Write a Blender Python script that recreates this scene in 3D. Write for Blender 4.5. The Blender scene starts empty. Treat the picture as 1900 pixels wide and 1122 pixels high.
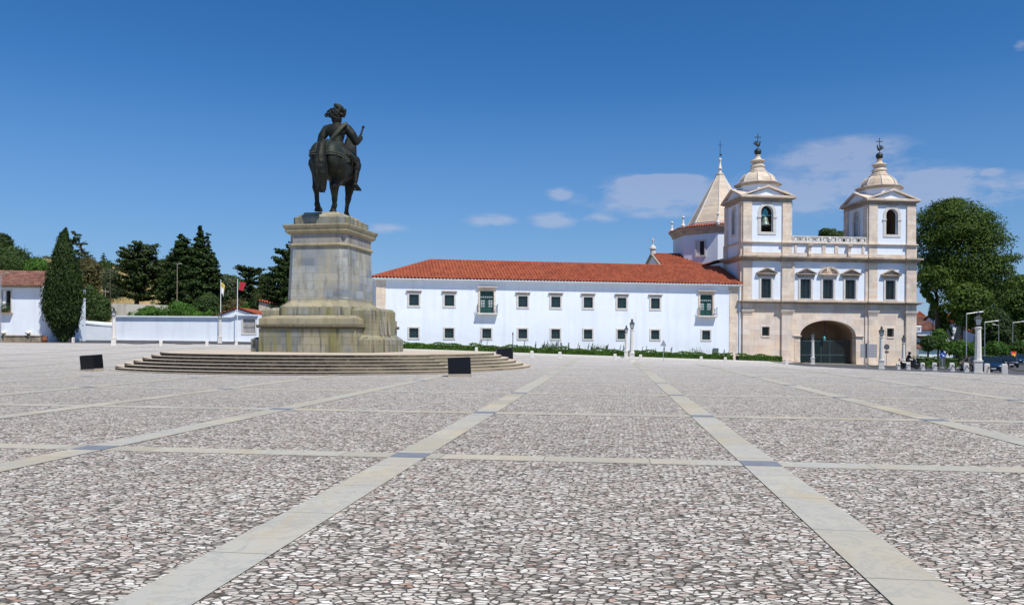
import bpy, bmesh, math, random
import numpy as np
from mathutils import Vector, Matrix
random.seed(7); np.random.seed(7)
C = bpy.data.collections.new('scene'); bpy.context.scene.collection.children.link(C)
SC = bpy.context.scene
R = math.radians
# ------------------------------------------------------------------ camera model
F = 1486.0; TH = 0.006; H = 1.65
def ray(px, py):
    dx = px-950; dy = 631-py
    return Vector((dx*math.cos(TH)-dy*math.sin(TH), F, dx*math.sin(TH)+dy*math.cos(TH)))/F
def at(px, py, Y):
    d = ray(px, py); return Vector((d.x*Y, Y, H+d.z*Y))
PX = [-400,-60,-34,-12,12,33,42,60,400]; PZ = [1.1,1.1,.95,.62,-.17,-.80,-1.06,-1.3,-1.6]
_xs = np.arange(-200,200.5,1.0); _zs = np.interp(_xs,PX,PZ); _zs = np.convolve(np.pad(_zs,6,'edge'),np.ones(13)/13,'valid')
def gz(X, Y):
    t = min(1,max(0,(Y-36)/44.0)); return float(np.interp(X,_xs,_zs))*t*t*(3-2*t)+.36*min(1,max(0,(Y-80)/18))*min(1,max(0,(-12-X)/10))
def G(px, py):
    d = ray(px,py); Y = 5.0
    while Y < 400:
        if H+d.z*Y < gz(d.x*Y,Y): break
        Y += .1
    return Vector((d.x*Y,Y,gz(d.x*Y,Y)))
def gp(px, Y):
    x = ray(px,640).x*Y; return Vector((x,Y,gz(x,Y)))
# ------------------------------------------------------------------ material helpers
class NT:
    def __init__(s, name, rough=.8, metal=0.0, spec=.3):
        s.m = bpy.data.materials.new(name); s.m.use_nodes = True; s.t = s.m.node_tree
        s.b = s.t.nodes['Principled BSDF']; s.b.inputs['Roughness'].default_value = rough
        s.b.inputs['Metallic'].default_value = metal; s.b.inputs['Specular IOR Level'].default_value = spec
        s.tc = s.n('ShaderNodeTexCoord')
        s.o = s.tc.outputs['Object']
    def n(s, t, **k):
        x = s.t.nodes.new(t)
        for a, v in k.items(): setattr(x, a, v)
        return x
    def put(s, sock, v):
        if isinstance(v, bpy.types.NodeSocket): s.t.links.new(v, sock)
        else:
            if isinstance(v, (tuple, list)) and len(v) == 3 and len(sock.default_value) == 4: v = (*v, 1)
            sock.default_value = v
    def map(s, sc=(1,1,1), rot=(0,0,0), vec=None):
        m = s.n('ShaderNodeMapping'); s.put(m.inputs[0], vec or s.o); m.inputs['Scale'].default_value = sc; m.inputs['Rotation'].default_value = rot
        return m.outputs[0]
    def noise(s, scale, detail=4, vec=None, rough=.55, dist=0):
        x = s.n('ShaderNodeTexNoise'); s.put(x.inputs['Vector'], vec or s.o); x.inputs['Scale'].default_value = scale
        x.inputs['Detail'].default_value = detail; x.inputs['Roughness'].default_value = rough; x.inputs['Distortion'].default_value = dist
        return x.outputs['Fac']
    def ramp(s, fac, stops, interp='LINEAR'):
        x = s.n('ShaderNodeValToRGB'); s.put(x.inputs[0], fac); e = x.color_ramp; e.interpolation = interp
        while len(e.elements) < len(stops): e.elements.new(.5)
        for el, (p, c) in zip(e.elements, stops):
            el.position = p; el.color = (c,c,c,1) if isinstance(c,(int,float)) else (*c,1)
        return x.outputs[0]
    def mix(s, fac, a, b, blend='MIX'):
        x = s.n('ShaderNodeMix', data_type='RGBA', blend_type=blend)
        s.put(x.inputs[0], fac); s.put(x.inputs[6], a); s.put(x.inputs[7], b); return x.outputs[2]
    def math(s, op, a, b=0, c=0):
        x = s.n('ShaderNodeMath', operation=op); s.put(x.inputs[0], a); s.put(x.inputs[1], b); s.put(x.inputs[2], c); return x.outputs[0]
    def bump(s, h, strength=.3, dist=.02):
        x = s.n('ShaderNodeBump'); s.put(x.inputs['Height'], h); x.inputs['Strength'].default_value = strength; x.inputs['Distance'].default_value = dist
        s.t.links.new(x.outputs[0], s.b.inputs['Normal'])
    def col(s, c): s.put(s.b.inputs['Base Color'], c)
    def xz(s):   # (x+y, z) plane for masonry on vertical faces
        q = s.n('ShaderNodeSeparateXYZ'); s.put(q.inputs[0], s.o)
        a = s.math('ADD', q.outputs[0], q.outputs[1]); c = s.n('ShaderNodeCombineXYZ'); s.put(c.inputs[0], a); s.put(c.inputs[1], q.outputs[2]); return c.outputs[0]
def plain(name, c, rough=.6, metal=0, var=.15, scale=6, spec=.3):
    m = NT(name, rough, metal, spec)
    f = m.noise(scale, 5)
    m.col(m.mix(f, tuple(x*(1-var) for x in c), tuple(min(1,x*(1+var)) for x in c))); m.bump(f,.08,.01); return m.m
def whitewash(name, c, dirt=.12):
    m = NT(name, .85)
    a = m.noise(.35, 6); st = m.noise(1.0, 5, m.map((1.6,1.6,.14)))
    b = m.mix(m.ramp(a,[(.35,0),(.75,1)]), c, tuple(x*.93 for x in c))
    b = m.mix(m.math('MULTIPLY', m.ramp(st,[(.48,0),(.75,1)]), dirt*2.4), b, (c[0]*.72,c[1]*.72,c[2]*.70))
    f = m.noise(9,4)
    m.col(b); m.bump(m.math('ADD', m.noise(1.3,5), m.math('MULTIPLY',f,.25)), .35, .05); return m.m
def masonry(name, c1, c2, mortar, bw, bh, stains=(), msize=.008, stain_c=(.1,.09,.05), bumps=.4, veins=.35):
    m = NT(name, .75); v = m.xz()
    b = m.n('ShaderNodeTexBrick'); m.put(b.inputs['Vector'], v); b.inputs['Scale'].default_value = 1
    b.inputs['Brick Width'].default_value = bw; b.inputs['Row Height'].default_value = bh; b.inputs['Mortar Size'].default_value = msize
    b.inputs['Mortar Smooth'].default_value = .3; b.offset = .5; b.squash = .7; b.squash_frequency = 3
    b.inputs['Color1'].default_value = (0,0,0,1); b.inputs['Color2'].default_value = (1,1,1,1); b.inputs['Mortar'].default_value = (.5,.5,.5,1); b.inputs['Bias'].default_value = 0
    c = m.mix(b.outputs['Color'], c1, c2)
    n1 = m.noise(2.2, 8, None, .65, .6); c = m.mix(m.ramp(n1,[(.3,0),(.7,veins)]), c, tuple(x*.62 for x in c1))
    n2 = m.noise(.5, 6); c = m.mix(m.ramp(n2,[(.45,0),(.62,.45)]), c, tuple(min(1,x) for x in (c2[0]*1.12,c2[1]*1.0,c2[2]*.78)))
    c = m.mix(m.math('MULTIPLY', b.outputs['Fac'], .8), c, mortar)
    for (lo, hi, amt, sc, colr) in stains:
        s_ = m.noise(1.0, 6, m.map(sc), .6)
        c = m.mix(m.ramp(s_,[(lo,0),(hi,amt)]), c, colr)
    m.col(c); m.bump(m.math('SUBTRACT', m.math('MULTIPLY', n1,.5), b.outputs['Fac']), bumps, .02); return m.m
M = {}
M['white'] = whitewash('limewash', (.745,.80,.87), .16)
M['white_side'] = M['white']
M['lime'] = whitewash('limewash_plain', (.745,.80,.87), .18)
M['church'] = masonry('marble_ashlar', (.60,.50,.43), (.78,.685,.60), (.40,.32,.26), 1.5, .62, [(.52,.72,.4,(2,2,.3),(.40,.36,.32))]+ [(.55,.8,.5,(.7,.7,.3),(.72,.42,.28)),(.6,.82,.5,(1.5,1.5,.25),(.36,.34,.33))], .006, bumps=.15, veins=.25)
M['trim'] = masonry('marble_trim', (.58,.49,.405), (.79,.705,.61), (.40,.32,.26), 1.15, .55, [(.48,.62,.5,(.5,.5,2.2),(.60,.42,.32))]+ [(.5,.75,.6,(1.2,1.2,.35),(.40,.35,.28)),(.6,.85,.55,(3,3,.5),(.24,.21,.17))], .006, bumps=.2, veins=.35)
M['frame'] = plain('marble_frame', (.60,.57,.53), .7, 0, .25, 3)
M['cornice'] = masonry('cornice_stone', (.36,.30,.245), (.48,.41,.34), (.26,.21,.17), 1.8, 3.0, [(.45,.75,.75,(1.5,1.5,3.5),(.17,.14,.11))], .006, bumps=.2, veins=.4)
M['dome'] = masonry('dome_marble', (.50,.40,.31), (.74,.66,.56), (.36,.28,.21), .8, .5, [(.5,.7,.7,(1,1,.5),(.62,.45,.30)),(.55,.75,.7,(1.4,1.4,.8),(.25,.21,.17)),(.6,.8,.5,(2,2,1),(.50,.56,.58))], .01, bumps=.3)
M['spire'] = masonry('spire_stone', (.56,.46,.35), (.72,.63,.52), (.38,.30,.23), 1.4, .34, [(.5,.78,.5,(1,1,2.6),(.62,.42,.28)),(.6,.8,.45,(.4,.4,3),(.32,.28,.24))], .008, bumps=.3)
OCH = (.36,.27,.10); GRN = (.10,.105,.035); DRK = (.045,.04,.032)
M['dado'] = masonry('pedestal_marble', (.17,.20,.235), (.38,.415,.44), (.26,.23,.15), 1.15, .463, [(.42,.75,.8,(1.1,1.1,.4),(.46,.39,.23)),(.52,.68,.6,(2.0,2.0,.5),(.13,.13,.12)),(.56,.8,.4,(.9,.9,.9),(.62,.62,.60))], .016, bumps=.3)
M['base'] = masonry('pedestal_base_stone', (.15,.17,.17), (.34,.335,.30), (.07,.06,.04), 1.25, .44, [(.44,.72,.75,(.7,.7,.35),(.38,.31,.15)),(.47,.64,.9,(1.9,1.9,.28),(.21,.195,.08)),(.53,.65,.9,(3,3,.3),(.07,.066,.045))], .014, bumps=.3)
M['mould'] = masonry('pedestal_moulding', (.28,.25,.17), (.38,.345,.25), (.14,.12,.08), 1.3, 2.0, [(.45,.75,.8,(1.6,1.6,.4),(.35,.32,.20)),(.50,.70,.6,(2.2,2.2,.5),(.12,.11,.07))], .012, bumps=.12)
M['frieze'] = masonry('frieze_stone', (.25,.24,.24), (.34,.33,.32), (.22,.2,.16), 1.2, 1.0, [(.5,.7,.7,(2,2,.4),(.12,.115,.11))], .01)
def bronze():
    m = NT('bronze', .55, .5, .4)
    a = m.noise(1.4, 6, m.map((1.5,1.5,.5)))
    c = m.ramp(a,[(.3,(.008,.008,.006)),(.55,(.020,.022,.016)),(.78,(.060,.078,.060))]); m.col(c)
    m.put(m.b.inputs['Roughness'], m.ramp(a,[(.3,.5),(.7,.8)])); m.bump(m.noise(6,6,m.map((2.2,2.2,.7))), .55, .05); return m.m
M['bronze'] = bronze()
M['iron'] = plain('dark_iron', (.035,.045,.045), .5, .4)
M['green'] = plain('green_paint', (.018,.075,.065), .35, 0, .3, 8, .5)
M['teal'] = plain('grey_green_iron', (.045,.075,.08), .5, .2)
M['glass'] = plain('dark_glass', (.012,.020,.024), .08, 0, .5, 1.5, .7)
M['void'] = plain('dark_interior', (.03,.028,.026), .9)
M['marblew'] = plain('white_marble', (.66,.63,.58), .6, 0, .16, 5)
M['lampglass'] = plain('frosted_lamp_glass', (.42,.45,.45), .2, 0, .1, 5, .6)
M['granite'] = plain('concrete', (.35,.30,.23), .8, 0, .3, 7)
M['black'] = plain('black_glass_box', (.006,.006,.008), .4, 0, .2, 3, .25)
M['wood'] = plain('bark', (.13,.10,.075), .9, 0, .4, 5)
M['woodd'] = plain('dark_bark', (.055,.042,.032), .9, 0, .4, 5)
M['steel'] = plain('galvanised_steel', (.42,.44,.46), .45, .5)
M['asphalt'] = plain('asphalt', (.085,.088,.095), .85, 0, .2, 20)
M['terracotta_pot'] = plain('terracotta_pot', (.35,.13,.07), .8)
def tiles(name, c1, c2, dark=(.09,.03,.02)):
    m = NT(name, .8); q = m.n('ShaderNodeUVMap'); uv = q.outputs[0]
    sn = m.n('ShaderNodeVectorMath', operation='FLOOR'); m.put(sn.inputs[0], m.map((1/.38,1/.45,1), vec=uv))
    w = m.n('ShaderNodeTexWhiteNoise', noise_dimensions='3D'); m.put(w.inputs['Vector'], sn.outputs[0])
    c = m.mix(w.outputs['Value'], c1, c2); n = m.noise(.8,6)
    c = m.mix(m.ramp(n,[(.5,0),(.75,.55)]), c, dark)
    c = m.mix(m.ramp(m.noise(6,4),[(.55,0),(.8,.4)]), c, (.38,.26,.16)); m.col(c); m.bump(m.noise(14,4),.3,.02); return m.m
M['tile'] = tiles('terracotta_tiles', (.26,.058,.028), (.40,.108,.052), (.16,.04,.024))
M['tile_old'] = tiles('weathered_tiles', (.13,.055,.042), (.30,.15,.115), (.055,.042,.038))
def foliage(name, c1, c2, trans=.25):
    m = NT(name, .65, 0, .25)
    g = m.n('ShaderNodeNewGeometry'); r = g.outputs['Random Per Island']
    n = m.noise(.45, 3)
    f = m.math('ADD', m.math('MULTIPLY', r, .55), m.math('MULTIPLY', n, .5))
    c = m.ramp(f, [(.2,c1),(.8,c2)]); m.col(c)
    tr = m.n('ShaderNodeBsdfTranslucent'); m.put(tr.inputs[0], m.mix(.35, c, (.20,.26,.02)))
    mx = m.n('ShaderNodeMixShader'); mx.inputs[0].default_value = trans
    m.t.links.new(m.b.outputs[0], mx.inputs[1]); m.t.links.new(tr.outputs[0], mx.inputs[2])
    m.t.links.new(mx.outputs[0], m.t.nodes['Material Output'].inputs[0]); return m.m
M['plane'] = foliage('plane_tree_leaves', (.014,.038,.005), (.085,.145,.014), .2)
M['lime_leaf'] = foliage('fresh_green_leaves', (.030,.085,.010), (.085,.19,.022), .25)
M['cypress'] = foliage('cypress_foliage', (.008,.022,.004), (.034,.066,.010), .10)
M['cedar'] = foliage('cedar_foliage', (.012,.026,.006), (.050,.075,.014), .10)
M['cedar2'] = foliage('grey_green_foliage', (.022,.040,.018), (.075,.105,.045), .12)
M['scrub'] = foliage('scrub_leaves', (.014,.036,.007), (.055,.095,.018), .15)
M['hedge'] = foliage('hedge_leaves', (.022,.070,.008), (.085,.180,.020), .25)
M['dry'] = foliage('dry_scrub', (.045,.048,.015), (.11,.10,.035), .15)
# ------------------------------------------------------------------ mesh helpers
def tag(o, label=None, cat=None, group=None, kind=None):
    if label: o['label'] = label
    if cat: o['category'] = cat
    if group: o['group'] = group
    if kind: o['kind'] = kind
    return o
def empty(name, loc=(0,0,0), rz=0):
    o = bpy.data.objects.new(name, None); C.objects.link(o); o.location = loc; o.rotation_euler = (0,0,rz); o.empty_display_size = .3; return o
def thing(name, label, cat, loc=(0,0,0), rz=0, group=None): return tag(empty(name, loc, rz), label, cat, group)
def link(name, me, mat, parent=None, smooth=False):
    o = bpy.data.objects.new(name, me); C.objects.link(o)
    if mat: me.materials.clear(); me.materials.append(mat)
    if parent: o.parent = parent
    if smooth: me.polygons.foreach_set('use_smooth', [True]*len(me.polygons))
    return o
class MB:
    def __init__(s): s.v = []; s.f = []
    def add(s, vs, fs):
        k = len(s.v); s.v += [tuple(v) for v in vs]; s.f += [tuple(i+k for i in f) for f in fs]; return s
    def box(s, x0, x1, y0, y1, z0, z1):
        return s.add([(x0,y0,z0),(x1,y0,z0),(x1,y1,z0),(x0,y1,z0),(x0,y0,z1),(x1,y0,z1),(x1,y1,z1),(x0,y1,z1)],
                     [(3,2,1,0),(4,5,6,7),(0,1,5,4),(1,2,6,5),(2,3,7,6),(3,0,4,7)])
    def taper(s, x0, x1, y0, y1, z0, z1, i, j=None):
        j = i if j is None else j
        return s.add([(x0,y0,z0),(x1,y0,z0),(x1,y1,z0),(x0,y1,z0),(x0+i,y0+j,z1),(x1-i,y0+j,z1),(x1-i,y1-j,z1),(x0+i,y1-j,z1)],
                     [(3,2,1,0),(4,5,6,7),(0,1,5,4),(1,2,6,5),(2,3,7,6),(3,0,4,7)])
    def poly(s, pts, z0, z1):
        n = len(pts); return s.add([(x,y,z0) for x,y in pts]+[(x,y,z1) for x,y in pts],
            [tuple(range(n-1,-1,-1)), tuple(range(n,2*n))]+[(i,(i+1)%n,n+(i+1)%n,n+i) for i in range(n)])
    def extr(s, pts, y0, y1):      # polygon in xz, extruded along y
        n = len(pts); return s.add([(x,y0,z) for x,z in pts]+[(x,y1,z) for x,z in pts],
            [tuple(range(n)), tuple(range(2*n-1,n-1,-1))]+[((i+1)%n,i,n+i,n+(i+1)%n) for i in range(n)])
    def lathe(s, prof, n=16, cx=0, cy=0, ph=0, cap=True):
        vs = []; fs = []
        for r, z in prof:
            for i in range(n):
                a = ph+2*math.pi*i/n; vs.append((cx+r*math.cos(a), cy+r*math.sin(a), z))
        for j in range(len(prof)-1):
            for i in range(n):
                a = j*n+i; b = j*n+(i+1)%n; fs.append((a,b,b+n,a+n))
        if cap: fs += [tuple(range(n-1,-1,-1)), tuple(range((len(prof)-1)*n, len(prof)*n))]
        return s.add(vs, fs)
    def rings(s, rs, cap=True):
        n = len(rs[0]); vs = [p for r in rs for p in r]; fs = []
        for j in range(len(rs)-1):
            for i in range(n):
                a = j*n+i; b = j*n+(i+1)%n; fs.append((a,b,b+n,a+n))
        if cap: fs += [tuple(range(n-1,-1,-1)), tuple(range((len(rs)-1)*n, len(rs)*n))]
        return s.add(vs, fs)
    def tube(s, pts, rad, n=6):
        pts = [Vector(p) for p in pts]; rad = rad if isinstance(rad,(list,tuple)) else [rad]*len(pts); rs = []
        for i, p in enumerate(pts):
            t = (pts[min(i+1,len(pts)-1)]-pts[max(i-1,0)]).normalized()
            u = t.orthogonal() if abs(t.z) < .9 else t.cross(Vector((0,1,0))); u.normalize()
            if abs(t.z) < .9: u = t.cross(Vector((0,0,1))).normalized()
            w = t.cross(u).normalized()
            rs.append([p+(u*math.cos(2*math.pi*k/n)+w*math.sin(2*math.pi*k/n))*rad[i] for k in range(n)])
        return s.rings(rs)
    def ball(s, c, r, n=12, m=8, rot=None):
        r = r if isinstance(r,(list,tuple)) else (r,r,r); c = Vector(c); rs = []
        for j in range(m+1):
            a = -math.pi/2+math.pi*(j+.001 if j==0 else (j-.001 if j==m else j))/m; ring = []
            for i in range(n):
                b = 2*math.pi*i/n; q = Vector((r[0]*math.cos(a)*math.cos(b), r[1]*math.cos(a)*math.sin(b), r[2]*math.sin(a)))
                if rot: q = rot @ q
                ring.append(c+q)
            rs.append(ring)
        return s.rings(rs)
    def caps(s, a, b, ra, rb, n=14, fl=1.0):
        a = Vector(a); b = Vector(b); t = (b-a); L = t.length; t.normalize()
        u = t.orthogonal().normalized(); w = t.cross(u); rs = []
        for k in range(6):
            q = -math.pi/2*(1-k/5.0+ (0.002 if k == 0 else 0)*-1)
            rs.append((a+t*ra*math.sin(q), ra*max(.02,math.cos(q))))
        for k in range(6):
            q = math.pi/2*k/5.0; rs.append((b+t*rb*math.sin(q), rb*max(.02,math.cos(q))))
        return s.rings([[p+(u*math.cos(2*math.pi*i/n)+w*math.sin(2*math.pi*i/n))*r for i in range(n)] for p, r in rs])
    def build(s, name, mat, parent=None, smooth=False):
        me = bpy.data.meshes.new(name); me.from_pydata(s.v, [], s.f); me.update(); return link(name, me, mat, parent, smooth)
    def remesh(s, name, mat, parent, vox=.04, smooth=3, sub=0):
        o = s.build(name, mat, parent); fix(o)
        r = o.modifiers.new('r','REMESH'); r.mode = 'VOXEL'; r.voxel_size = vox; r.use_smooth_shade = True
        q = o.modifiers.new('s','SMOOTH'); q.factor = .6; q.iterations = smooth
        dg = bpy.context.evaluated_depsgraph_get(); dg.update()
        me = bpy.data.meshes.new_from_object(o.evaluated_get(dg)); o.modifiers.clear(); old = o.data; o.data = me; bpy.data.meshes.remove(old)
        me.materials.clear(); me.materials.append(mat); me.polygons.foreach_set('use_smooth', [True]*len(me.polygons)); return o
def fix(o):
    bm = bmesh.new(); bm.from_mesh(o.data); bmesh.ops.recalc_face_normals(bm, faces=bm.faces); bm.to_mesh(o.data); bm.free()
def bevel(o, w=.02, seg=2):
    m = o.modifiers.new('bevel','BEVEL'); m.width = w; m.segments = seg; m.limit_method = 'ANGLE'; m.angle_limit = R(40); return o
def copy_tree(o, parent=None):
    c = o.copy(); C.objects.link(c); c.parent = parent
    for ch in [x for x in C.objects if x.parent == o]: copy_tree(ch, c)
    return c
def panel(mb, org, u, w, z0, z1, ops, th):
    """vertical wall: org=(x,y) start, u=(ux,uy) unit direction, inward normal = rot90 left of u; ops=(u0,u1,za,zb,arch_rise)"""
    n = (-u[1], u[0])
    P = lambda a, d, z: (org[0]+u[0]*a+n[0]*d, org[1]+u[1]*a+n[1]*d, z)
    us = sorted(set([0,w]+[v for o in ops for v in o[:2]])); zs = sorted(set([z0,z1]+[v for o in ops for v in (o[2], o[3])]))
    inside = lambda a, z: any(o[0] < a < o[1] and o[2] < z < o[3] for o in ops)
    for i in range(len(us)-1):
        for j in range(len(zs)-1):
            if inside((us[i]+us[i+1])/2, (zs[j]+zs[j+1])/2): continue
            for d, rev in ((0,0),(th,1)):
                q = [P(us[i],d,zs[j]),P(us[i+1],d,zs[j]),P(us[i+1],d,zs[j+1]),P(us[i],d,zs[j+1])]
                mb.add(q[::-1] if rev else q, [(0,1,2,3)])
    mb.add([P(0,0,z0),P(0,0,z1),P(0,th,z1),P(0,th,z0)],[(0,1,2,3)]); mb.add([P(w,0,z0),P(w,th,z0),P(w,th,z1),P(w,0,z1)],[(0,1,2,3)])
    mb.add([P(0,0,z1),P(w,0,z1),P(w,th,z1),P(0,th,z1)],[(0,1,2,3)]); mb.add([P(0,0,z0),P(0,th,z0),P(w,th,z0),P(w,0,z0)],[(0,1,2,3)])
    for o in ops:
        a0,a1,za,zb = o[:4]; rise = o[4] if len(o) > 4 else 0; zs_ = zb-rise
        mb.add([P(a0,0,za),P(a0,0,zs_),P(a0,th,zs_),P(a0,th,za)],[(3,2,1,0)]); mb.add([P(a1,0,za),P(a1,th,za),P(a1,th,zs_),P(a1,0,zs_)],[(3,2,1,0)])
        mb.add([P(a0,0,za),P(a0,th,za),P(a1,th,za),P(a1,0,za)],[(0,1,2,3)])
        if not rise: mb.add([P(a0,0,zb),P(a1,0,zb),P(a1,th,zb),P(a0,th,zb)],[(0,1,2,3)]); continue
        N = 24; c = (a0+a1)/2; r = (a1-a0)/2; arc = [(c-r*math.cos(math.pi*k/N), zs_+rise*math.sin(math.pi*k/N)) for k in range(N+1)]
        for k in range(N):
            (p,q),(s_,t) = arc[k], arc[k+1]
            mb.add([P(p,0,q),P(s_,0,t),P(s_,0,zb),P(p,0,zb)],[(0,1,2,3)]); mb.add([P(p,th,q),P(s_,th,t),P(s_,th,zb),P(p,th,zb)],[(3,2,1,0)])
            mb.add([P(p,0,q),P(p,th,q),P(s_,th,t),P(s_,0,t)],[(0,1,2,3)])
def tile_roof(name, pts, mat, parent, pitch=.38, course=.45, amp=.085, kind=None):
    pts = [Vector(p) for p in pts]; o = pts[0]; u = (pts[1]-pts[0]).normalized()
    n = u.cross(pts[2]-pts[0]).normalized()
    if n.z < 0: n = -n
    v = n.cross(u).normalized()
    if (pts[2]-o).dot(v) < 0: v = -v
    q = [((p-o).dot(u), (p-o).dot(v)) for p in pts]
    u0,u1 = min(a for a,b in q)-.1, max(a for a,b in q)+.1; v1 = max(b for a,b in q)
    nc = max(2,int((u1-u0)/pitch*6)); nr = max(1,int(math.ceil(v1/course))); vs = []; fs = []
    rows = []
    for r in range(nr): rows += [(r*course, .035), ((r+1)*course-.002, 0)]
    for (vv, off) in rows:
        for i in range(nc+1):
            uu = u0+(u1-u0)*i/nc; h = amp*(1+math.cos(2*math.pi*uu/pitch))**1.0+off; vs.append((uu,vv,h))
    for r in range(len(rows)-1):
        for i in range(nc): a = r*(nc+1)+i; fs.append((a,a+1,a+nc+2,a+nc+1))
    me = bpy.data.meshes.new(name); me.from_pydata(vs, [], fs); bm = bmesh.new(); bm.from_mesh(me)
    m = len(q); area = sum(q[i][0]*q[(i+1)%m][1]-q[(i+1)%m][0]*q[i][1] for i in range(m)); sg = 1 if area > 0 else -1
    for i in range(m):
        a, b = q[i], q[(i+1)%m]; e = (b[0]-a[0], b[1]-a[1]); nn = (e[1]*sg, -e[0]*sg, 0)
        if i == 0: continue
        bmesh.ops.bisect_plane(bm, geom=bm.verts[:]+bm.edges[:]+bm.faces[:], plane_co=(a[0],a[1],0), plane_no=nn, clear_outer=True)
    uvl = bm.loops.layers.uv.new('UVMap')
    for f in bm.faces:
        for l in f.loops: l[uvl].uv = (l.vert.co.x, l.vert.co.y)
    for w in bm.verts: c = w.co.copy(); w.co = o+u*c.x+v*c.y+n*c.z
    bm.to_mesh(me); bm.free(); ob = link(name, me, mat, parent, True); return ob
def drape(name, poly, off, mat, res=1.5, parent=None):
    xs = [p[0] for p in poly]; ys = [p[1] for p in poly]; x0,x1,y0,y1 = min(xs),max(xs),min(ys),max(ys)
    nx = max(1,int((x1-x0)/res)); ny = max(1,int((y1-y0)/res))
    bm = bmesh.new(); g = [[bm.verts.new((x0+(x1-x0)*i/nx, y0+(y1-y0)*j/ny, 0)) for i in range(nx+1)] for j in range(ny+1)]
    for j in range(ny):
        for i in range(nx): bm.faces.new((g[j][i],g[j][i+1],g[j+1][i+1],g[j+1][i]))
    m = len(poly); area = sum(poly[i][0]*poly[(i+1)%m][1]-poly[(i+1)%m][0]*poly[i][1] for i in range(m)); sg = 1 if area > 0 else -1
    for i in range(m):
        a, b = poly[i], poly[(i+1)%m]; bmesh.ops.bisect_plane(bm, geom=bm.verts[:]+bm.edges[:]+bm.faces[:], plane_co=(a[0],a[1],0), plane_no=((b[1]-a[1])*sg,-(b[0]-a[0])*sg,0), clear_outer=True)
    for w in bm.verts: w.co.z = gz(w.co.x, w.co.y)+off
    me = bpy.data.meshes.new(name); bm.to_mesh(me); bm.free(); return link(name, me, mat, parent)
def quads(name, cen, nor, size, mat, parent, aspect=1.0, up=0.0, rnd=.5):
    n = len(cen); cen = np.asarray(cen); nor = np.asarray(nor)+np.random.normal(0,rnd,(n,3)); nor /= np.linalg.norm(nor,axis=1)[:,None]+1e-9
    t = np.random.normal(0,1,(n,3)); t[:,2] += up*3; u = t-nor*(t*nor).sum(1)[:,None]; u /= np.linalg.norm(u,axis=1)[:,None]+1e-9; w = np.cross(nor,u)
    s = size*np.random.uniform(.6,1.35,(n,1)); a = u*s*aspect; b = w*s
    V = np.stack([cen-a*.5, cen+b*.32-a*.05, cen+a*.55, cen-b*.32+a*.05],1).reshape(-1,3)
    me = bpy.data.meshes.new(name); me.vertices.add(4*n); me.vertices.foreach_set('co', V.ravel()); me.loops.add(4*n); me.loops.foreach_set('vertex_index', np.arange(4*n))
    me.polygons.add(n); me.polygons.foreach_set('loop_start', np.arange(n)*4); me.update(calc_edges=True); me.validate()
    return link(name, me, mat, parent)
def crown_pts(rows, ncl, r, per, flat=.7, dep=1.0, rng=None, shell=.55, jag=.3):
    rows = sorted(rows); zs = np.array([a[0] for a in rows]); xl = np.array([a[1] for a in rows]); xr = np.array([a[2] for a in rows])
    P = []; Nn = []
    wid = lambda z: (np.interp(z,zs,xl), np.interp(z,zs,xr)); mw = max(xr-xl)
    k = 0
    while k < ncl:
        z = rng.uniform(zs[0], zs[-1]); a, b = wid(z)
        if rng.random() > ((b-a)/mw)**.8+.06: continue
        k += 1; c = (a+b)/2; h = (b-a)/2; rr = min(r*rng.uniform(.6,1.3), max(.25*r,h*.8))
        ang = rng.uniform(0,2*math.pi); q = rng.uniform(shell,1)**.6*(1+(rng.random()<.3)*rng.uniform(0,jag)); hh = max(.02,h-rr*.75)
        cx = c+hh*q*math.cos(ang); cy = hh*q*dep*math.sin(ang)
        d = rng.normal(0,1,(per,3)); d /= np.linalg.norm(d,axis=1)[:,None]; d[:,2] = np.abs(d[:,2])*np.where(rng.random(per)<.72,1,-1)
        rad = rr*rng.uniform(.55,1.05,(per,1)); p = d*rad*np.array([1,1,flat])+np.array([cx,cy,z]); P.append(p)
        out = np.array([cx-c,cy,0.0]); out /= np.linalg.norm(out)+1e-6; Nn.append(d+out*.4+np.array([0,0,.3]))
    return np.concatenate(P), np.concatenate(Nn)
def conifer_pts(rows, rng, dz=1.1, nb=7, per=55, thick=.45, droop=-.12):
    rows = sorted(rows); zs = np.array([a[0] for a in rows]); xl = np.array([a[1] for a in rows]); xr = np.array([a[2] for a in rows]); P = []; Nn = []
    z = zs[0]
    while z < zs[-1]:
        a = np.interp(z,zs,xl); b = np.interp(z,zs,xr); c = (a+b)/2; h = max(.25,(b-a)/2); n = max(4,int(nb*(.5+h/4)))
        for k in range(n):
            an = 2*math.pi*(k+rng.random())/n; L = h*rng.uniform(.62,1.18); zz = z+rng.normal(0,dz*.35); m = int(per*(.35+L/3.0)); t = rng.random(m)**.62
            w = (.28+.34*(1-t))*min(1.6,L*.45+.25)*rng.uniform(.7,1.3)
            off = rng.normal(0,1,(m,3))*np.stack([w*.55,w*.55,w*thick*.55],1)
            d = np.array([math.cos(an),math.sin(an),0])
            p = np.outer(t*L,d)+off; p[:,0] += c; p[:,2] += zz+t*L*droop+(t**3)*L*.16; P.append(p); Nn.append(off/(w[:,None]+.01)*.6+d*.3+np.array([0,0,.8]))
        z += dz*rng.uniform(.7,1.25)
    return np.concatenate(P), np.concatenate(Nn)
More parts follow.
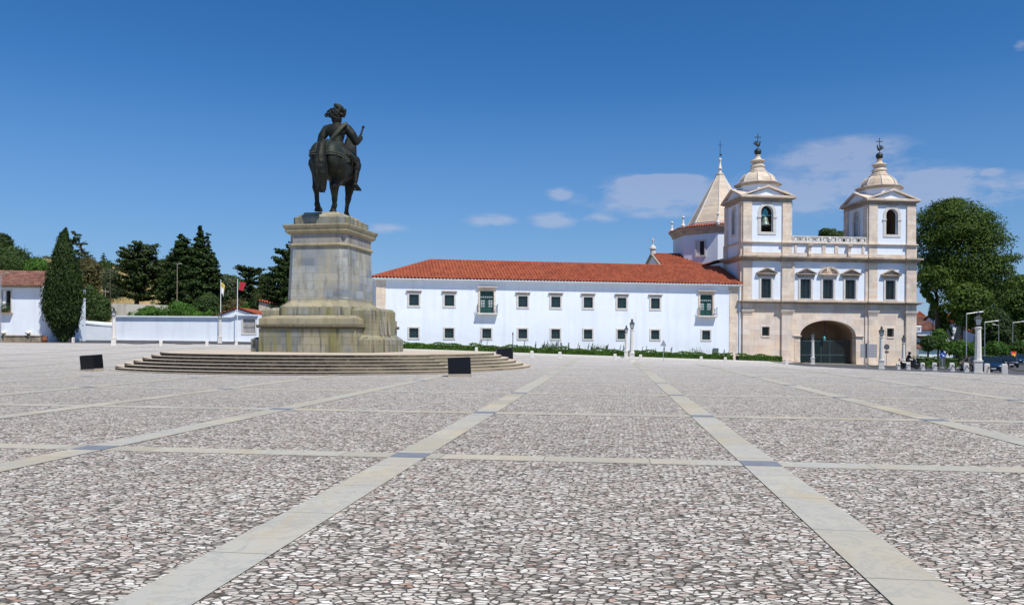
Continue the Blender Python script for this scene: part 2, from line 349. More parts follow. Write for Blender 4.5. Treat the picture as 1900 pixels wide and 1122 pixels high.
def tree(name, label, cat, Y, base, rows, ncl, r, per, size, mat, trunk=None, flat=.7, dep=1.0, group=None, aspect=1.0, up=0, seed=1, shell=.5, bark='woodd', zb=None, rnd=.5, con=None, extra=(), jag=.25):
    """rows in picture rows (y, xl, xr) turned into metres at distance Y; base = px of the trunk"""
    rng = np.random.default_rng(seed); b = gp(base, Y)
    if zb is not None: b.z = zb
    t = thing(name, label, cat, b, 0, group)
    rr = []
    for (py, a, c) in rows:
        p = at(a,py,Y); q = at(c,py,Y); rr.append((p.z-b.z, p.x-b.x, q.x-b.x))
    if con:
        P, N_ = conifer_pts(rr, rng, **con)
        for ex in extra:
            e2 = []
            for (py, a, c) in ex: p = at(a,py,Y); q = at(c,py,Y); e2.append((p.z-b.z, p.x-b.x, q.x-b.x))
            p2, n2 = conifer_pts(e2, rng, **con); yo = rng.uniform(-1.5,1.5); p2[:,1] += yo; P = np.concatenate([P,p2]); N_ = np.concatenate([N_,n2])
    else: P, N_ = crown_pts(rr, ncl, r, per, flat, dep, rng, shell, jag)
    quads('crown', P, N_, size, mat, t, aspect, up, rnd)
    top = max(z for z,_,_ in rr); mid = sorted(rr)[len(rr)//2]; cx = (mid[1]+mid[2])/2
    if trunk:
        r0 = trunk; mb = MB(); mb.tube([(0,0,-.3),(0,0,.4),(cx*.4,0,top*.35),(cx*.8,0,top*.6),(cx,0,top*.9)], [r0*1.25,r0,r0*.8,r0*.5,r0*.12], 8)
        for k in range(7):
            z = top*(.3+.08*k); a = rng.uniform(0,6.28); h = (np.interp(z,[q[0] for q in sorted(rr)],[q[2]-q[1] for q in sorted(rr)]))*.38
            s0 = Vector((cx*min(1,z/top+.1),0,z)); mb.tube([s0, s0+Vector((math.cos(a)*h*.5,math.sin(a)*h*.5,top*.05)), s0+Vector((math.cos(a)*h,math.sin(a)*h,top*.1))], [r0*.4,r0*.25,r0*.06], 6)
        mb.build('trunk', M[bark], t, True)
    return t
M['signback'] = plain('sign_back_grey', (.30,.32,.36), .5, .3)
M['steelg'] = plain('grey_green_cabinet', (.10,.14,.12), .5)
M['oldstone'] = masonry('old_bench_stone', (.34,.28,.20),(.46,.38,.28),(.16,.13,.10), .9,1.4,[(.45,.7,.9,(2,2,1),(.12,.10,.075))],.02)
M['stain'] = plain('rust_stained_stone', (.12,.085,.055), .9, 0, .4, 3)
M['greybark'] = plain('grey_plane_bark', (.20,.185,.16), .85, 0, .35, 3)
M['bluewall'] = whitewash('blue_grey_render', (.38,.44,.55), .1)
M['lawn'] = plain('lawn', (.06,.11,.025), .95, 0, .4, 4)
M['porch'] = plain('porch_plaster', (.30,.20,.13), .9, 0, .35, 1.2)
M['rope'] = plain('rope_moulding_stone', (.13,.11,.075), .85, 0, .7, 6)
M['bronze2'] = plain('bronze_trim', (.095,.095,.065), .6, .4, .5, 9)
M['bronze3'] = plain('bronze_patina', (.030,.040,.032), .6, .4, .6, 1.5)
# ------------------------------------------------------------------ camera, sun, sky
cam = bpy.data.cameras.new('camera'); co_ = bpy.data.objects.new('camera', cam); C.objects.link(co_); SC.camera = co_
cam.sensor_width = 36; cam.lens = 36*F/1900; cam.shift_y = 70/1900; cam.clip_end = 5000; cam.clip_start = .1
rt = Vector((math.cos(TH),0,math.sin(TH))); up = Vector((-math.sin(TH),0,math.cos(TH)))
mw = Matrix((( rt.x,up.x,0,0),(rt.y,up.y,-1,0),(rt.z,up.z,0,H),(0,0,0,1))); co_.matrix_world = mw
SUN_AZ = R(35); SUN_EL = R(57)     # azimuth from -Y (behind the camera) towards +X
sd = Vector((math.sin(SUN_AZ)*math.cos(SUN_EL), -math.cos(SUN_AZ)*math.cos(SUN_EL), math.sin(SUN_EL)))
sl = bpy.data.lights.new('sun','SUN'); sl.energy = 5.0; sl.angle = R(.53); sl.color = (1,.955,.88)
so = bpy.data.objects.new('sun', sl); C.objects.link(so); so.rotation_euler = sd.to_track_quat('Z','Y').to_euler()
W = bpy.data.worlds.new('World'); SC.world = W; W.use_nodes = True; nt = W.node_tree; bg = nt.nodes['Background']
def wn(t, **k):
    x = nt.nodes.new(t)
    for a, v in k.items(): setattr(x, a, v)
    return x
sky = wn('ShaderNodeTexSky', sky_type='NISHITA'); sky.sun_disc = False; sky.sun_elevation = SUN_EL
sky.sun_rotation = math.pi-SUN_AZ; sky.altitude = 1500; sky.air_density = 1.0; sky.dust_density = .25; sky.ozone_density = 3.2
hs = wn('ShaderNodeHueSaturation'); hs.inputs['Saturation'].default_value = 1.32; hs.inputs['Hue'].default_value = .504; hs.inputs['Value'].default_value = 1.2; nt.links.new(sky.outputs[0], hs.inputs['Color'])
tc = wn('ShaderNodeTexCoord')
def wmath(op, a, b=0.0, c=0.0):
    x = wn('ShaderNodeMath', operation=op)
    for i, v in enumerate((a,b,c)):
        if isinstance(v, bpy.types.NodeSocket): nt.links.new(v, x.inputs[i])
        else: x.inputs[i].default_value = v
    return x.outputs[0]
sep = wn('ShaderNodeSeparateXYZ'); nt.links.new(tc.outputs['Generated'], sep.inputs[0])
az = wmath('ARCTAN2', sep.outputs[0], sep.outputs[1]); el = wmath('ARCSINE', sep.outputs[2])
cv = wn('ShaderNodeCombineXYZ'); nt.links.new(wmath('MULTIPLY',az,1.0), cv.inputs[0]); nt.links.new(wmath('MULTIPLY',el,2.6), cv.inputs[1])
no = wn('ShaderNodeTexNoise'); no.inputs['Scale'].default_value = 16; no.inputs['Detail'].default_value = 9; no.inputs['Roughness'].default_value = .62; nt.links.new(cv.outputs[0], no.inputs['Vector'])
def cloud(px, py, rx, ry, amt):
    d = ray(px,py).normalized(); a0 = math.atan2(d.x,d.y); e0 = math.asin(d.z)
    x = wmath('DIVIDE', wmath('SUBTRACT', az, a0), rx/1486); y = wmath('DIVIDE', wmath('SUBTRACT', el, e0), ry/1486)
    r2 = wmath('ADD', wmath('MULTIPLY',x,x), wmath('MULTIPLY',y,y))
    return wmath('MULTIPLY', wmath('MAXIMUM', wmath('SUBTRACT', 1.0, r2), 0), amt)
tot = None
for c in [(1215,362,180,44,.8),(1225,336,100,16,1.5),(1560,292,150,40,.8),(1530,350,240,55,.7),(1740,335,85,26,1.2),(1800,355,140,34,.75),(1640,372,200,30,.6),(1040,360,34,16,.9),(1030,408,58,18,.85),(910,410,60,16,.75),(1110,405,45,14,.7),(1893,86,16,10,.7),(715,424,55,12,.6),(1500,385,90,14,.6),(1230,392,110,16,.6),(1835,322,30,10,.8)]:
    m = cloud(*c); tot = m if tot is None else wmath('MAXIMUM', tot, m)
den = wmath('MULTIPLY', tot, wmath('MAXIMUM', wmath('MULTIPLY', wmath('SUBTRACT', wmath('ADD', no.outputs['Fac'], wmath('MULTIPLY', tot, .25)), .49), 3.4), 0))
den = wmath('MINIMUM', den, .38)
mxc = wn('ShaderNodeMix', data_type='RGBA'); 
hz_ = wn('ShaderNodeMapRange'); nt.links.new(el, hz_.inputs[0]); hz_.inputs[1].default_value = -.02; hz_.inputs[2].default_value = .30; hz_.inputs[3].default_value = .8; hz_.inputs[4].default_value = 0
hmx = wn('ShaderNodeMix', data_type='RGBA'); nt.links.new(hz_.outputs[0], hmx.inputs[0]); nt.links.new(hs.outputs[0], hmx.inputs[6]); hmx.inputs[7].default_value = (1.6,2.95,5.5,1)
nt.links.new(den, mxc.inputs[0]); nt.links.new(hmx.outputs[2], mxc.inputs[6]); mxc.inputs[7].default_value = (5.8,5.9,6.9,1)
nt.links.new(mxc.outputs[2], bg.inputs[0]); bg.inputs[1].default_value = .10
SC.view_settings.view_transform = 'Standard'; SC.view_settings.look = 'None'; SC.view_settings.exposure = 0.0; SC.view_settings.gamma = 1
# ------------------------------------------------------------------ ground
def cobble():
    m = NT('cobbled_square', .8, 0, .2)
    w = m.noise(5, 2); wv = m.n('ShaderNodeTexNoise'); m.put(wv.inputs['Vector'], m.o); wv.inputs['Scale'].default_value = 11; wv.inputs['Detail'].default_value = 3
    off = m.n('ShaderNodeVectorMath', operation='MULTIPLY_ADD'); m.put(off.inputs[0], wv.outputs['Color']); off.inputs[1].default_value = (.10,.10,.0); m.put(off.inputs[2], m.map((.74,1.22,1),(0,0,R(5))))
    def vor(sc, feat, rnd=1.0, vec=None):
        v = m.n('ShaderNodeTexVoronoi', feature=feat, voronoi_dimensions='2D'); m.put(v.inputs['Vector'], vec or off.outputs[0]); v.inputs['Scale'].default_value = sc; v.inputs['Randomness'].default_value = rnd; return v
    S = 16.5
    a = vor(S,'F1'); e = vor(S,'DISTANCE_TO_EDGE')
    sp = m.n('ShaderNodeSeparateColor'); m.put(sp.inputs[0], a.outputs['Color'])
    c = m.ramp(sp.outputs[0], [(0,(.13,.115,.10)),(.2,(.30,.275,.245)),(.40,(.47,.44,.395)),(.65,(.58,.55,.50)),(.85,(.70,.67,.62)),(1,(.84,.81,.76))])
    c = m.mix(m.ramp(sp.outputs[1],[(.66,0),(.95,.5)]), c, (.60,.45,.39))
    c = m.mix(m.ramp(sp.outputs[2],[(.95,0),(.98,.7)]), c, (.36,.20,.13))
    c = m.mix(.5, c, m.ramp(m.noise(24,5),[(.3,.2),(.7,.75)]), 'OVERLAY')
    # patches: some cells greyer, some warmer
    big = m.noise(.12,4); c = m.mix(m.ramp(big,[(.35,.0),(.7,.28)]), c, (.36,.34,.32)); 
    c = m.mix(m.ramp(m.noise(.7,5),[(.55,0),(.8,.25)]), c, (.47,.38,.30))
    gapn = m.noise(9,4); wd = m.math('ADD', m.math('MULTIPLY',gapn,.22), .03)
    gap = m.n('ShaderNodeMapRange'); m.put(gap.inputs[0], e.outputs['Distance']); gap.inputs[1].default_value = .015; m.put(gap.inputs[2], wd); gap.inputs[3].default_value = 1; gap.inputs[4].default_value = 0
    rd_ = m.n('ShaderNodeMapRange'); m.put(rd_.inputs[0], m.math('ADD', a.outputs['Distance'], m.math('MULTIPLY', m.noise(30,3), .22))); rd_.inputs[1].default_value = .60; rd_.inputs[2].default_value = .80; rd_.inputs[3].default_value = 0; rd_.inputs[4].default_value = 1
    gm = m.math('MAXIMUM', gap.outputs[0], rd_.outputs[0])
    c = m.mix(gm, c, m.mix(m.noise(2,4), (.050,.043,.036),(.18,.16,.135)))
    c = m.mix(1.0, c, (1.07,1.05,1.01), 'MULTIPLY')
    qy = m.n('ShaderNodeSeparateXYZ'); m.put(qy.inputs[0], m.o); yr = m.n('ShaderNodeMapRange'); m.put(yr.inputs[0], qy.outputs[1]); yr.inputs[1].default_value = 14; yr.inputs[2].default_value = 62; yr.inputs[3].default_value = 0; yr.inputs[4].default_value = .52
    c = m.mix(yr.outputs[0], c, (.74,.715,.67))  # far side painted paler: sunlit look at a grazing view put into the colour
    m.col(c)
    h = m.math('MINIMUM', m.math('MULTIPLY', e.outputs['Distance'], 4.5), .5); h = m.math('ADD', h, m.math('MULTIPLY', sp.outputs[2], .35)); h = m.math('SUBTRACT', m.math('ADD', h, m.math('MULTIPLY', m.noise(40,4), .10)), m.math('MULTIPLY', gm, .3))
    m.bump(h, .9, .025); return m.m
def marble_strip():
    m = NT('marble_paving', .62, 0, .3)
    at_ = m.n('ShaderNodeUVMap').outputs[0]
    q = m.n('ShaderNodeSeparateXYZ'); m.put(q.inputs[0], at_)
    L = m.math('FLOOR', m.math('DIVIDE', q.outputs[1], 1.45)); w = m.n('ShaderNodeTexWhiteNoise', noise_dimensions='1D'); m.put(w.inputs['W'], L)
    c = m.ramp(w.outputs['Value'], [(0,(.42,.385,.29)),(.3,(.50,.465,.365)),(.6,(.47,.455,.39)),(.85,(.53,.475,.35)),(1,(.43,.42,.36))])
    n = m.noise(2.6, 8, None, .65, 1.4); c = m.mix(m.ramp(n,[(.46,0),(.5,.45),(.54,0)]), c, (.27,.28,.27))
    n2 = m.noise(1.1, 5, m.map((1.4,.6,1)), .6, 1.0); c = m.mix(m.ramp(n2,[(.48,0),(.72,.55)]), c, (.52,.40,.21))
    n3 = m.noise(.9, 6); c = m.mix(m.ramp(n3,[(.4,0),(.7,.35)]), c, (.36,.35,.33))
    fr = m.math('FRACT', m.math('DIVIDE', q.outputs[1], 1.45)); j = m.math('LESS_THAN', fr, .010)
    c = m.mix(m.math('MULTIPLY', j, .75), c, (.12,.11,.09)); m.col(c); m.bump(m.math('SUBTRACT', m.noise(7,6), j), .25, .01); return m.m
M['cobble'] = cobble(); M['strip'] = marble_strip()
M['inlay'] = plain('blue_grey_marble', (.205,.222,.25), .6, 0, .3, 5)
M['dirt'] = plain('bare_earth', (.42,.33,.24), .95, 0, .2, 2)
def make_ground():
    xs = list(np.arange(-2500,-130,300))+list(np.arange(-130,131,1.0))+list(np.arange(200,2501,300)); ys = list(np.arange(-6,112,1.0))+list(np.arange(115,400,20))+[600,1000,2000,3500]
    vs = [(x,y,gz(x,y)) for y in ys for x in xs]; n = len(xs)
    fs = [(j*n+i,j*n+i+1,(j+1)*n+i+1,(j+1)*n+i) for j in range(len(ys)-1) for i in range(n-1)]
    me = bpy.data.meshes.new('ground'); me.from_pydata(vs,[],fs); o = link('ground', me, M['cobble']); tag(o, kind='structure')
make_ground()
A1 = G(762,845.5); GA = R(6.95); gu = Vector((math.sin(GA), math.cos(GA))); gv = Vector((math.cos(GA), -math.sin(GA)))
SA, SB, SW = 4.83, 6.85, .50
def gpt(a, b): return Vector((A1.x,A1.y))+gv*a+gu*b    # a across, b along
def strip(name, P0, P1, w, off, mat):
    d = (P1-P0); L = d.length; d.normalize(); n = Vector((-d.y,d.x)); k = max(1,int(L)); vs = []; uv = []
    for i in range(k+1):
        for s in (-1,1):
            p = P0+d*(L*i/k)+n*(s*w/2); vs.append((p.x,p.y,gz(p.x,p.y)+off)); uv.append((s*w/2, L*i/k))
    me = bpy.data.meshes.new(name); fs = [(2*i+1,2*i,2*i+2,2*i+3) for i in range(k)]; me.from_pydata(vs,[],fs)
    l = me.uv_layers.new(name='UVMap'); sd_ = random.uniform(0,50)
    for f in me.polygons:
        for li in f.loop_indices: q = uv[me.loops[li].vertex_index]; l.data[li].uv = (q[0], q[1]+round(sd_)*1.45)
    return tag(link(name, me, mat), kind='structure')
# edge of the cobbled square: near line of bollards
def inside_sq(p): return p.y < 76 and -60 < p.x < 45 and not (p.y > 44+(30.6-p.x)*1.15 and p.x > 8)
platC = Vector((-11.6,50.2))
for i in range(-8, 9):
    b0 = -14; bmax = None
    for s in np.arange(-10, 90, .5):
        p = gpt(i*SA, s)
        if inside_sq(p) or p.y < 30: bmax = s
    if bmax and bmax > 0: strip('paving_strip', gpt(i*SA,b0), gpt(i*SA,bmax), SW, .0085, M['strip'])
for j in range(-1, 11):
    a = [s for s in np.arange(-60,60,.5) if inside_sq(gpt(s,j*SB))]
    if a: strip('paving_strip', gpt(a[0],j*SB), gpt(a[-1],j*SB), SW*.94, .005, M['strip'])
for i in range(-8,9):
    for j in range(-1,8):
        p = gpt(i*SA,j*SB)
        if inside_sq(p) and (i*7+j*3)%5 != 4: strip('paving_inlay', p-gu*.22, p+gu*.22, SW+.004, .012, M['inlay'])
# asphalt: road on the right of the square, lane along the white wall on the left
e = [G(1500,679.5),G(1570,682),G(1640,686.5),G(1720,689.5),G(1800,692.5),G(1905,698)]
rd = [(p.x,p.y) for p in e]
road_poly = rd+[(60,33),(130,40),(130,260),(60,260),(45,112),(43,99.6),(26.5,97)]
def drape_nonconvex(name, tris, off, mat, kind='structure'):
    bm = bmesh.new()
    for poly in tris:
        o = drape('tmp', poly, off, mat, 2.0); b2 = bmesh.new(); b2.from_mesh(o.data); me = o.data
        k = len(bm.verts); vs = [bm.verts.new(v.co) for v in b2.verts]; bm.verts.ensure_lookup_table()
        for f in b2.faces: bm.faces.new([vs[v.index] for v in f.verts])
        b2.free(); bpy.data.objects.remove(o); bpy.data.meshes.remove(me)
    me = bpy.data.meshes.new(name); bm.to_mesh(me); bm.free(); return tag(link(name, me, mat), kind=kind)
S0 = [(e[i].x,e[i].y) for i in range(6)]
drape_nonconvex('road', [[S0[0],S0[1],(S0[1][0]+2,93),(30,93)],[S0[1],S0[2],(S0[2][0]+8,95),(S0[1][0]+2,93)],[S0[2],S0[3],(60,95),(S0[2][0]+8,95)],[S0[3],S0[4],S0[5],(90,30),(90,95),(60,95)],[(52,95),(90,95),(150,300),(85,300)]], .006, M['asphalt'])
drape_nonconvex('lane', [[(-75,98.5),(-20,98.5),(-20,90),(-30,86),(-45,83.5),(-75,83)]], .006, M['asphalt'])
drape_nonconvex('earth_verge', [[(-70,80),(-46,80),(-44,86),(-46,92),(-70,92)]], .004, M['dirt'])
drape_nonconvex('church_forecourt', [[(23,92.2),(50,95),(50,99),(23,97)]], .010, M['granite'])
# ------------------------------------------------------------------ convent wing
cb = R(10.1); r_ = ray(1370,640)*94.8; CO = Vector((r_.x-42.3*math.cos(cb), 94.8-42.3*math.sin(cb), 0))
conv = thing('convent_wing', 'long white two-storey convent wing with red tiled roof, left of the church', 'building', CO, cb)
cw = [4.1,8.0,12.2,16.3,20.1,23.9,27.9,31.95,38.23]
ops = []
for i, c in enumerate(cw):
    ops.append((c-.5,c+.5,1.85,2.92))
    if i in (2,8): ops.append((c-.77,c+.77,4.66,7.12))
    else: ops.append((c-.53,c+.53,5.40,6.62))
mb = MB(); panel(mb, (1.03,0), (1,0), 40.1, -1.2, 8.25, [(a-1.03,b-1.03,c,d) for a,b,c,d in ops], .45)
mb.add([(0,.12,-1.2),(0,.12,8.25),(-.75,12,8.25),(-.75,12,-1.2)],[(0,1,2,3)]).add([(-.75,12,-1.2),(-.75,12,8.25),(42.2,12,8.25),(42.2,12,-1.2)],[(0,1,2,3)])
mb.box(41.13,42.6,.1,.5,-1.2,8.1)
mb.build('wall', M['white'], conv)
mb = MB().box(-.02,1.03,-.06,.1,-1.2,8.25); mb.build('quoin', M['trim'], conv)
mb = MB().box(41.13,42.15,-.06,.1,-.2,8.0).box(40.98,42.3,-.16,.1,-1.2,.1).box(41.0,42.3,-.12,.1,7.6,8.1); mb.build('quoin', M['trim'], conv)
MB().tube([(42.42,-.05,-1),(42.42,-.05,7.9)],.07,8).build('downpipe', M['lime'], conv)
def glazing(par, x0, x1, z0, z1, y, cols, rows, wid=.05, mat='green', top=True, name='window'):
    w = MB().box(x0,x1,y,y+.03,z0,z1).build(name, M['glass'], par)
    b = MB(); yb = y-.05
    b.box(x0,x0+wid*1.6,yb,y-.003,z0,z1).box(x1-wid*1.6,x1,yb,y-.003,z0,z1).box(x0+wid*1.6,x1-wid*1.6,yb,y-.003,z0,z0+wid*1.6).box(x0+wid*1.6,x1-wid*1.6,yb,y-.003,z1-wid*1.6,z1)
    for i in range(1,cols): x = x0+(x1-x0)*i/cols; b.box(x-wid/2,x+wid/2,yb+.004,y-.003,z0+wid*1.6,z1-wid*1.6)
    for i in range(1,rows): z = z0+(z1-z0)*i/rows; b.box(x0+wid*1.6,x1-wid*1.6,yb+.008,y-.003,z-wid/2,z+wid/2)
    b.build('sash', M[mat], w); return w
def surround(par, x0, x1, z0, z1, t, y0, y1, mat='frame', sill=0):
    b = MB().box(x0-t,x0,y0,y1,z0-t,z1+t).box(x1,x1+t,y0,y1,z0-t,z1+t).box(x0,x1,y0,y1,z1,z1+t).box(x0,x1,y0-sill,y1,z0-t,z0)
    return bevel(b.build('window_frame', M[mat], par), .012, 1)
for i, c in enumerate(cw):
    w = glazing(conv, c-.5,c+.5,1.85,2.92,.2,3,3,.045); surround(w, c-.5,c+.5,1.85,2.92,.17,-.07,.1)
    if i in (2,8):
        w = MB().box(c-.77,c+.77,.22,.26,4.66,7.12).build('balcony_door', M['green'], conv)
        b = MB()
        b.box(c-.77,c+.77,.12,.2,6.28,6.36)
        for k in range(7): x = c-.72+.24*k; b.box(x-.015,x+.015,.15,.2,6.36,7.1)
        b.box(c-.77,c+.77,.13,.2,6.70,6.73)
        b.box(c-.02,c+.02,.16,.21,4.66,6.28); b.build('door_bars', M['green'], w)
        for sx in (-.44,.44):
            p = MB()
            for a in range(2):
                for r in range(3): x = c+sx+(a-.5)*.24; z = 5.35+.28*r; p.box(x-.09,x+.09,.19,.219,z,z+.2)
            p.build('door_pane', M['lampglass'], w)
        p = MB()
        for k in range(6): x = c-.60+.24*k; p.box(x-.08,x+.08,.19,.219,6.40,6.52)
        p.build('transom_pane', M['lampglass'], w)
        f = MB().box(c-.98,c-.77,-.08,.1,4.66,7.12).box(c+.77,c+.98,-.08,.1,4.66,7.12).box(c-.98,c+.98,-.08,.1,7.12,7.42).box(c-1.08,c+1.08,-.26,.1,7.42,7.52).box(c-1.14,c+1.14,-.34,.1,7.52,7.62)
        bevel(f.build('door_frame', M['trim'], w), .012, 1)
        bl = MB().box(c-1.2,c+1.2,-.62,.1,4.5,4.66).box(c-1.1,c+1.1,-.5,.1,4.42,4.5).build('balcony', M['frame'], conv)
        rl = MB()
        for sx in (-1,1):
            rl.tube([(c+sx*1.1,-.56,4.66),(c+sx*1.1,-.56,5.55)],.03,6).ball((c+sx*1.1,-.56,5.6),.06,8,6).tube([(c+sx*1.1,-.02,4.66),(c+sx*1.1,-.02,5.5)],.02,6)
            for z in (5.4,4.85): rl.box(c+sx*1.1-.015,c+sx*1.1+.015,-.56,-.02,z,z+.03)
        for z in (4.85,5.4): rl.box(c-1.1,c+1.1,-.575,-.545,z,z+.03)
        for k in range(9): x = c-.99+.2475*k; rl.box(x-.007,x+.007,-.567,-.553,4.66,5.4)
        rl.build('railing', M['iron'], bl)
    else:
        w = glazing(conv, c-.53,c+.53,5.40,6.62,.2,2,3,.045); surround(w, c-.53,c+.53,5.40,6.62,.2,-.07,.1)
        bevel(MB().box(c-.8,c+.8,-.12,.1,6.88,6.96).box(c-.86,c+.86,-.24,.1,6.96,7.05).build('window_head', M['cornice'], w), .012, 1)
# roof: hipped at the left end
EZ = 8.32; RZ = 11.0; oh = .62
roof = MB().box(-.3,42.3,-.30,.1,8.12,8.26).box(-.9,-.05,0,12,8.12,8.26).build('eave_band', M['white'], conv)
r1 = tile_roof('roof', [(-oh-.12,-oh,EZ),(42.62,-oh,EZ),(42.62,6,RZ),(6.4,6,RZ)], M['tile'], conv)
r2 = tile_roof('roof', [(-.9-oh,12.3,EZ),(-oh-.12,-oh,EZ),(6.4,6,RZ)], M['tile'], conv)
r3 = tile_roof('roof', [(42.6,12.3,EZ),(-.9-oh,12.3,EZ),(6.4,6,RZ),(42.6,6,RZ)], M['tile'], conv, pitch=.76, course=.9)
hp = MB()
def ridge(mb, a, b, r=.13, seg=.42):
    a = Vector(a); b = Vector(b); n = max(1,int((b-a).length/seg))
    for i in range(n): mb.tube([a.lerp(b,i/n), a.lerp(b,(i+1.06)/n)], [r*1.08,r*.9], 8)
ridge(hp,(-oh-.12,-oh,EZ+.05),(6.4,6,RZ+.03)); ridge(hp,(6.4,6,RZ+.03),(42.6,6,RZ+.03)); ridge(hp,(-.9-oh,12.3,EZ+.05),(6.4,6,RZ+.03)); hp.build('ridge_tile', M['tile'], conv, True)
MB().box(-oh+.02,42.5,-oh+.03,-.31,EZ-.10,EZ-.02).build('soffit', M['lime'], conv)
et = MB()
k = 0
x = -oh-.08
while x < 42.5: et.box(x,x+.19,-oh-.02,-oh+.03,EZ-.05,EZ+.02); x += .38
tag(et.build('eave_mortar', M['lime'], conv), kind='stuff')
MB().box(39.6,42.6,.6,1.2,8.55,8.78).build('flashing', M['frame'], conv)
# ------------------------------------------------------------------ church
ca = R(6.4); r_ = ray(1375,640)*95; CH = Vector((r_.x,95,0))
ch = thing('church', 'twin-towered baroque church of marble and white walls, right of the long white convent wing', 'church', CH, ca)
D = 5.5
sw = [(.1,1.25),(4.93,6.25),(15.86,17.0),(20.68,21.96)]
# walls
mb = MB(); panel(mb,(0.1,0),(1,0),21.86,-1.6,6.45,[(2.48,3.4,2.37,3.42),(7.23,14.28,-1.6,4.27,1.85),(18.28,19.14,2.34,3.35)],.8)
panel(mb,(.1,D),(0,-1),D-.8,-1.6,6.45,[],.6); panel(mb,(21.96,.8),(0,1),D-.8,-1.6,6.45,[],.6); mb.build('lower_wall', M['church'], ch)
wn5 = [(2.43,3.67),(7.31,8.64),(10.14,11.45),(12.98,14.28),(18.13,19.38)]
mb = MB(); panel(mb,(0.1,0),(1,0),21.86,6.45,11.3,[(a-.1,b-.1,6.85,9.15) for a,b in wn5],.6)
panel(mb,(.1,D),(0,-1),D-.6,6.45,13.4,[(4.2,4.45,12.35,12.9)] ,.5); panel(mb,(21.96,.6),(0,1),D-.6,6.45,13.4,[],.5)
panel(mb,(.1,0),(1,0),21.86,11.3,13.4,[],.5)
mb.add([(.1,D,6.45),(21.9,D,6.45),(21.9,D,13.3),(.1,D,13.3)],[(0,1,2,3)]).add([(.1,0.0,13.32),(6.2,0.0,13.32),(6.2,D,13.32),(.1,D,13.32)],[(0,1,2,3)]).add([(15.9,0.0,13.32),(21.9,0.0,13.32),(21.9,D,13.32),(15.9,D,13.32)],[(0,1,2,3)])
mb.build('upper_wall', M['white'], ch)
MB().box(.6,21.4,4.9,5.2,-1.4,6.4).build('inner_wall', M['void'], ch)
# pilasters, one part each
def pil(x0,x1,z0,z1,p,cap=None,base=None,y1=.0,capt=.12):
    b = MB().box(x0,x1,-p,y1,z0,z1)
    if cap:
        for i,(za,zb,pr) in enumerate(cap): b.box(x0-pr,x1+pr,-p-pr,y1,za,zb)
    if base:
        for (za,zb,pr) in base: b.box(x0-pr,x1+pr,-p-pr,y1,za,zb)
    return b
ent1 = [(4.86,4.95,.05),(4.95,5.06,.0),(5.06,5.18,.08),(5.18,5.34,.14),(5.34,5.44,.2)]
for i,(a,b) in enumerate(sw):
    bevel(pil(a,b,-1.6,6.19,.28,ent1,[(-1.6,-.75,.06)]).build('pilaster', M['church'], ch),.012,1)
    bevel(pil(a+.02,b-.02,6.5,11.24,.24,[(10.98,11.06,.05),(11.12,11.22,.09)],[(6.5,6.8,.05)]).build('pilaster', M['trim'], ch),.012,1)
    bevel(pil(a+.04,b-.04,11.84,13.36,.18,None,None).build('pilaster', M['trim'], ch),.012,1)
for (a,b) in ((6.25,6.55),(15.5,15.86)):
    MB().box(a,b,-.14,0,-1.6,6.19).build('pilaster', M['church'], ch); MB().box(a,b,-.12,0,6.5,11.24).build('pilaster', M['trim'], ch)
# side pilasters of the left tower (flank seen from the square)
for (y0,y1) in ((.0,.95),(4.55,5.5)):
    for (z0,z1,m_) in ((-1.6,6.19,'church'),(6.5,11.24,'trim'),(11.84,13.36,'trim')):
        MB().box(-.14,.1,y0+.003,y1,z0,z1).build('pilaster', M[m_], ch)
        MB().box(21.96,22.18,y0+.003,y1,z0,z1).build('pilaster', M[m_], ch)
# cornices that break forward over the pilasters
def cornice(name, prof, mat, breaks, x0=.1, x1=21.96, brk=.28, side=True):
    b = MB()
    for (z0,z1,p) in prof:
        b.box(x0-p*(1 if side else 0),x1+p*(1 if side else 0),-p,.3,z0,z1)
        for (a,c) in breaks: b.box(a-p*.55,c+p*.55,-p-brk,-p+.001 if False else -p,z0,z1)
        if side:
            b.box(x0-p,x0+.3,.3,D+.1,z0,z1); b.box(x1-.3,x1+p,.3,D+.1,z0,z1)
    return b.build(name, mat, ch)
cornice('cornice', [(6.19,6.27,.26),(6.27,6.38,.50),(6.38,6.50,.72)], M['cornice'], sw)
cornice('architrave', [(5.50,5.57,.10),(5.57,5.72,.05),(5.72,5.78,.12)], M['church'], [], side=False)
cornice('cornice', [(11.24,11.34,.10),(11.34,11.50,.16),(11.50,11.64,.42),(11.64,11.82,.68)], M['cornice'], sw)
cornice('frieze_band', [(6.5,6.72,.06)], M['trim'], [], side=False)
cornice('belt_course', [(13.36,13.42,.14),(13.42,13.54,.24)], M['trim'], sw, brk=.2)
cornice('belt_course', [(11.82,12.28,.08)], M['trim'], [], side=False)
# attic strips and consoles between the towers
for a in (6.55,10.02,11.62,15.1): MB().box(a,a+.42 if a not in (6.55,15.1) else a+.25,-.10,0,12.28,13.36).build('attic_strip', M['trim'], ch)
for a in (8.3,13.3):
    c_ = MB(); P_ = [(0,11.84),(-.28,11.9),(-.34,12.1),(-.26,12.5),(-.34,12.9),(-.5,13.15),(-.55,13.36),(0,13.36)]
    n = len(P_); c_.add([(a-.09+(.1 if z>12.9 else 0)*-1,y,z) for y,z in P_]+[(a+.25+(.1 if z>12.9 else 0),y,z) for y,z in P_],[tuple(range(n)),tuple(range(2*n-1,n-1,-1))]+[((i+1)%n,i,n+i,n+(i+1)%n) for i in range(n)])
    c_.build('console', M['trim'], ch)
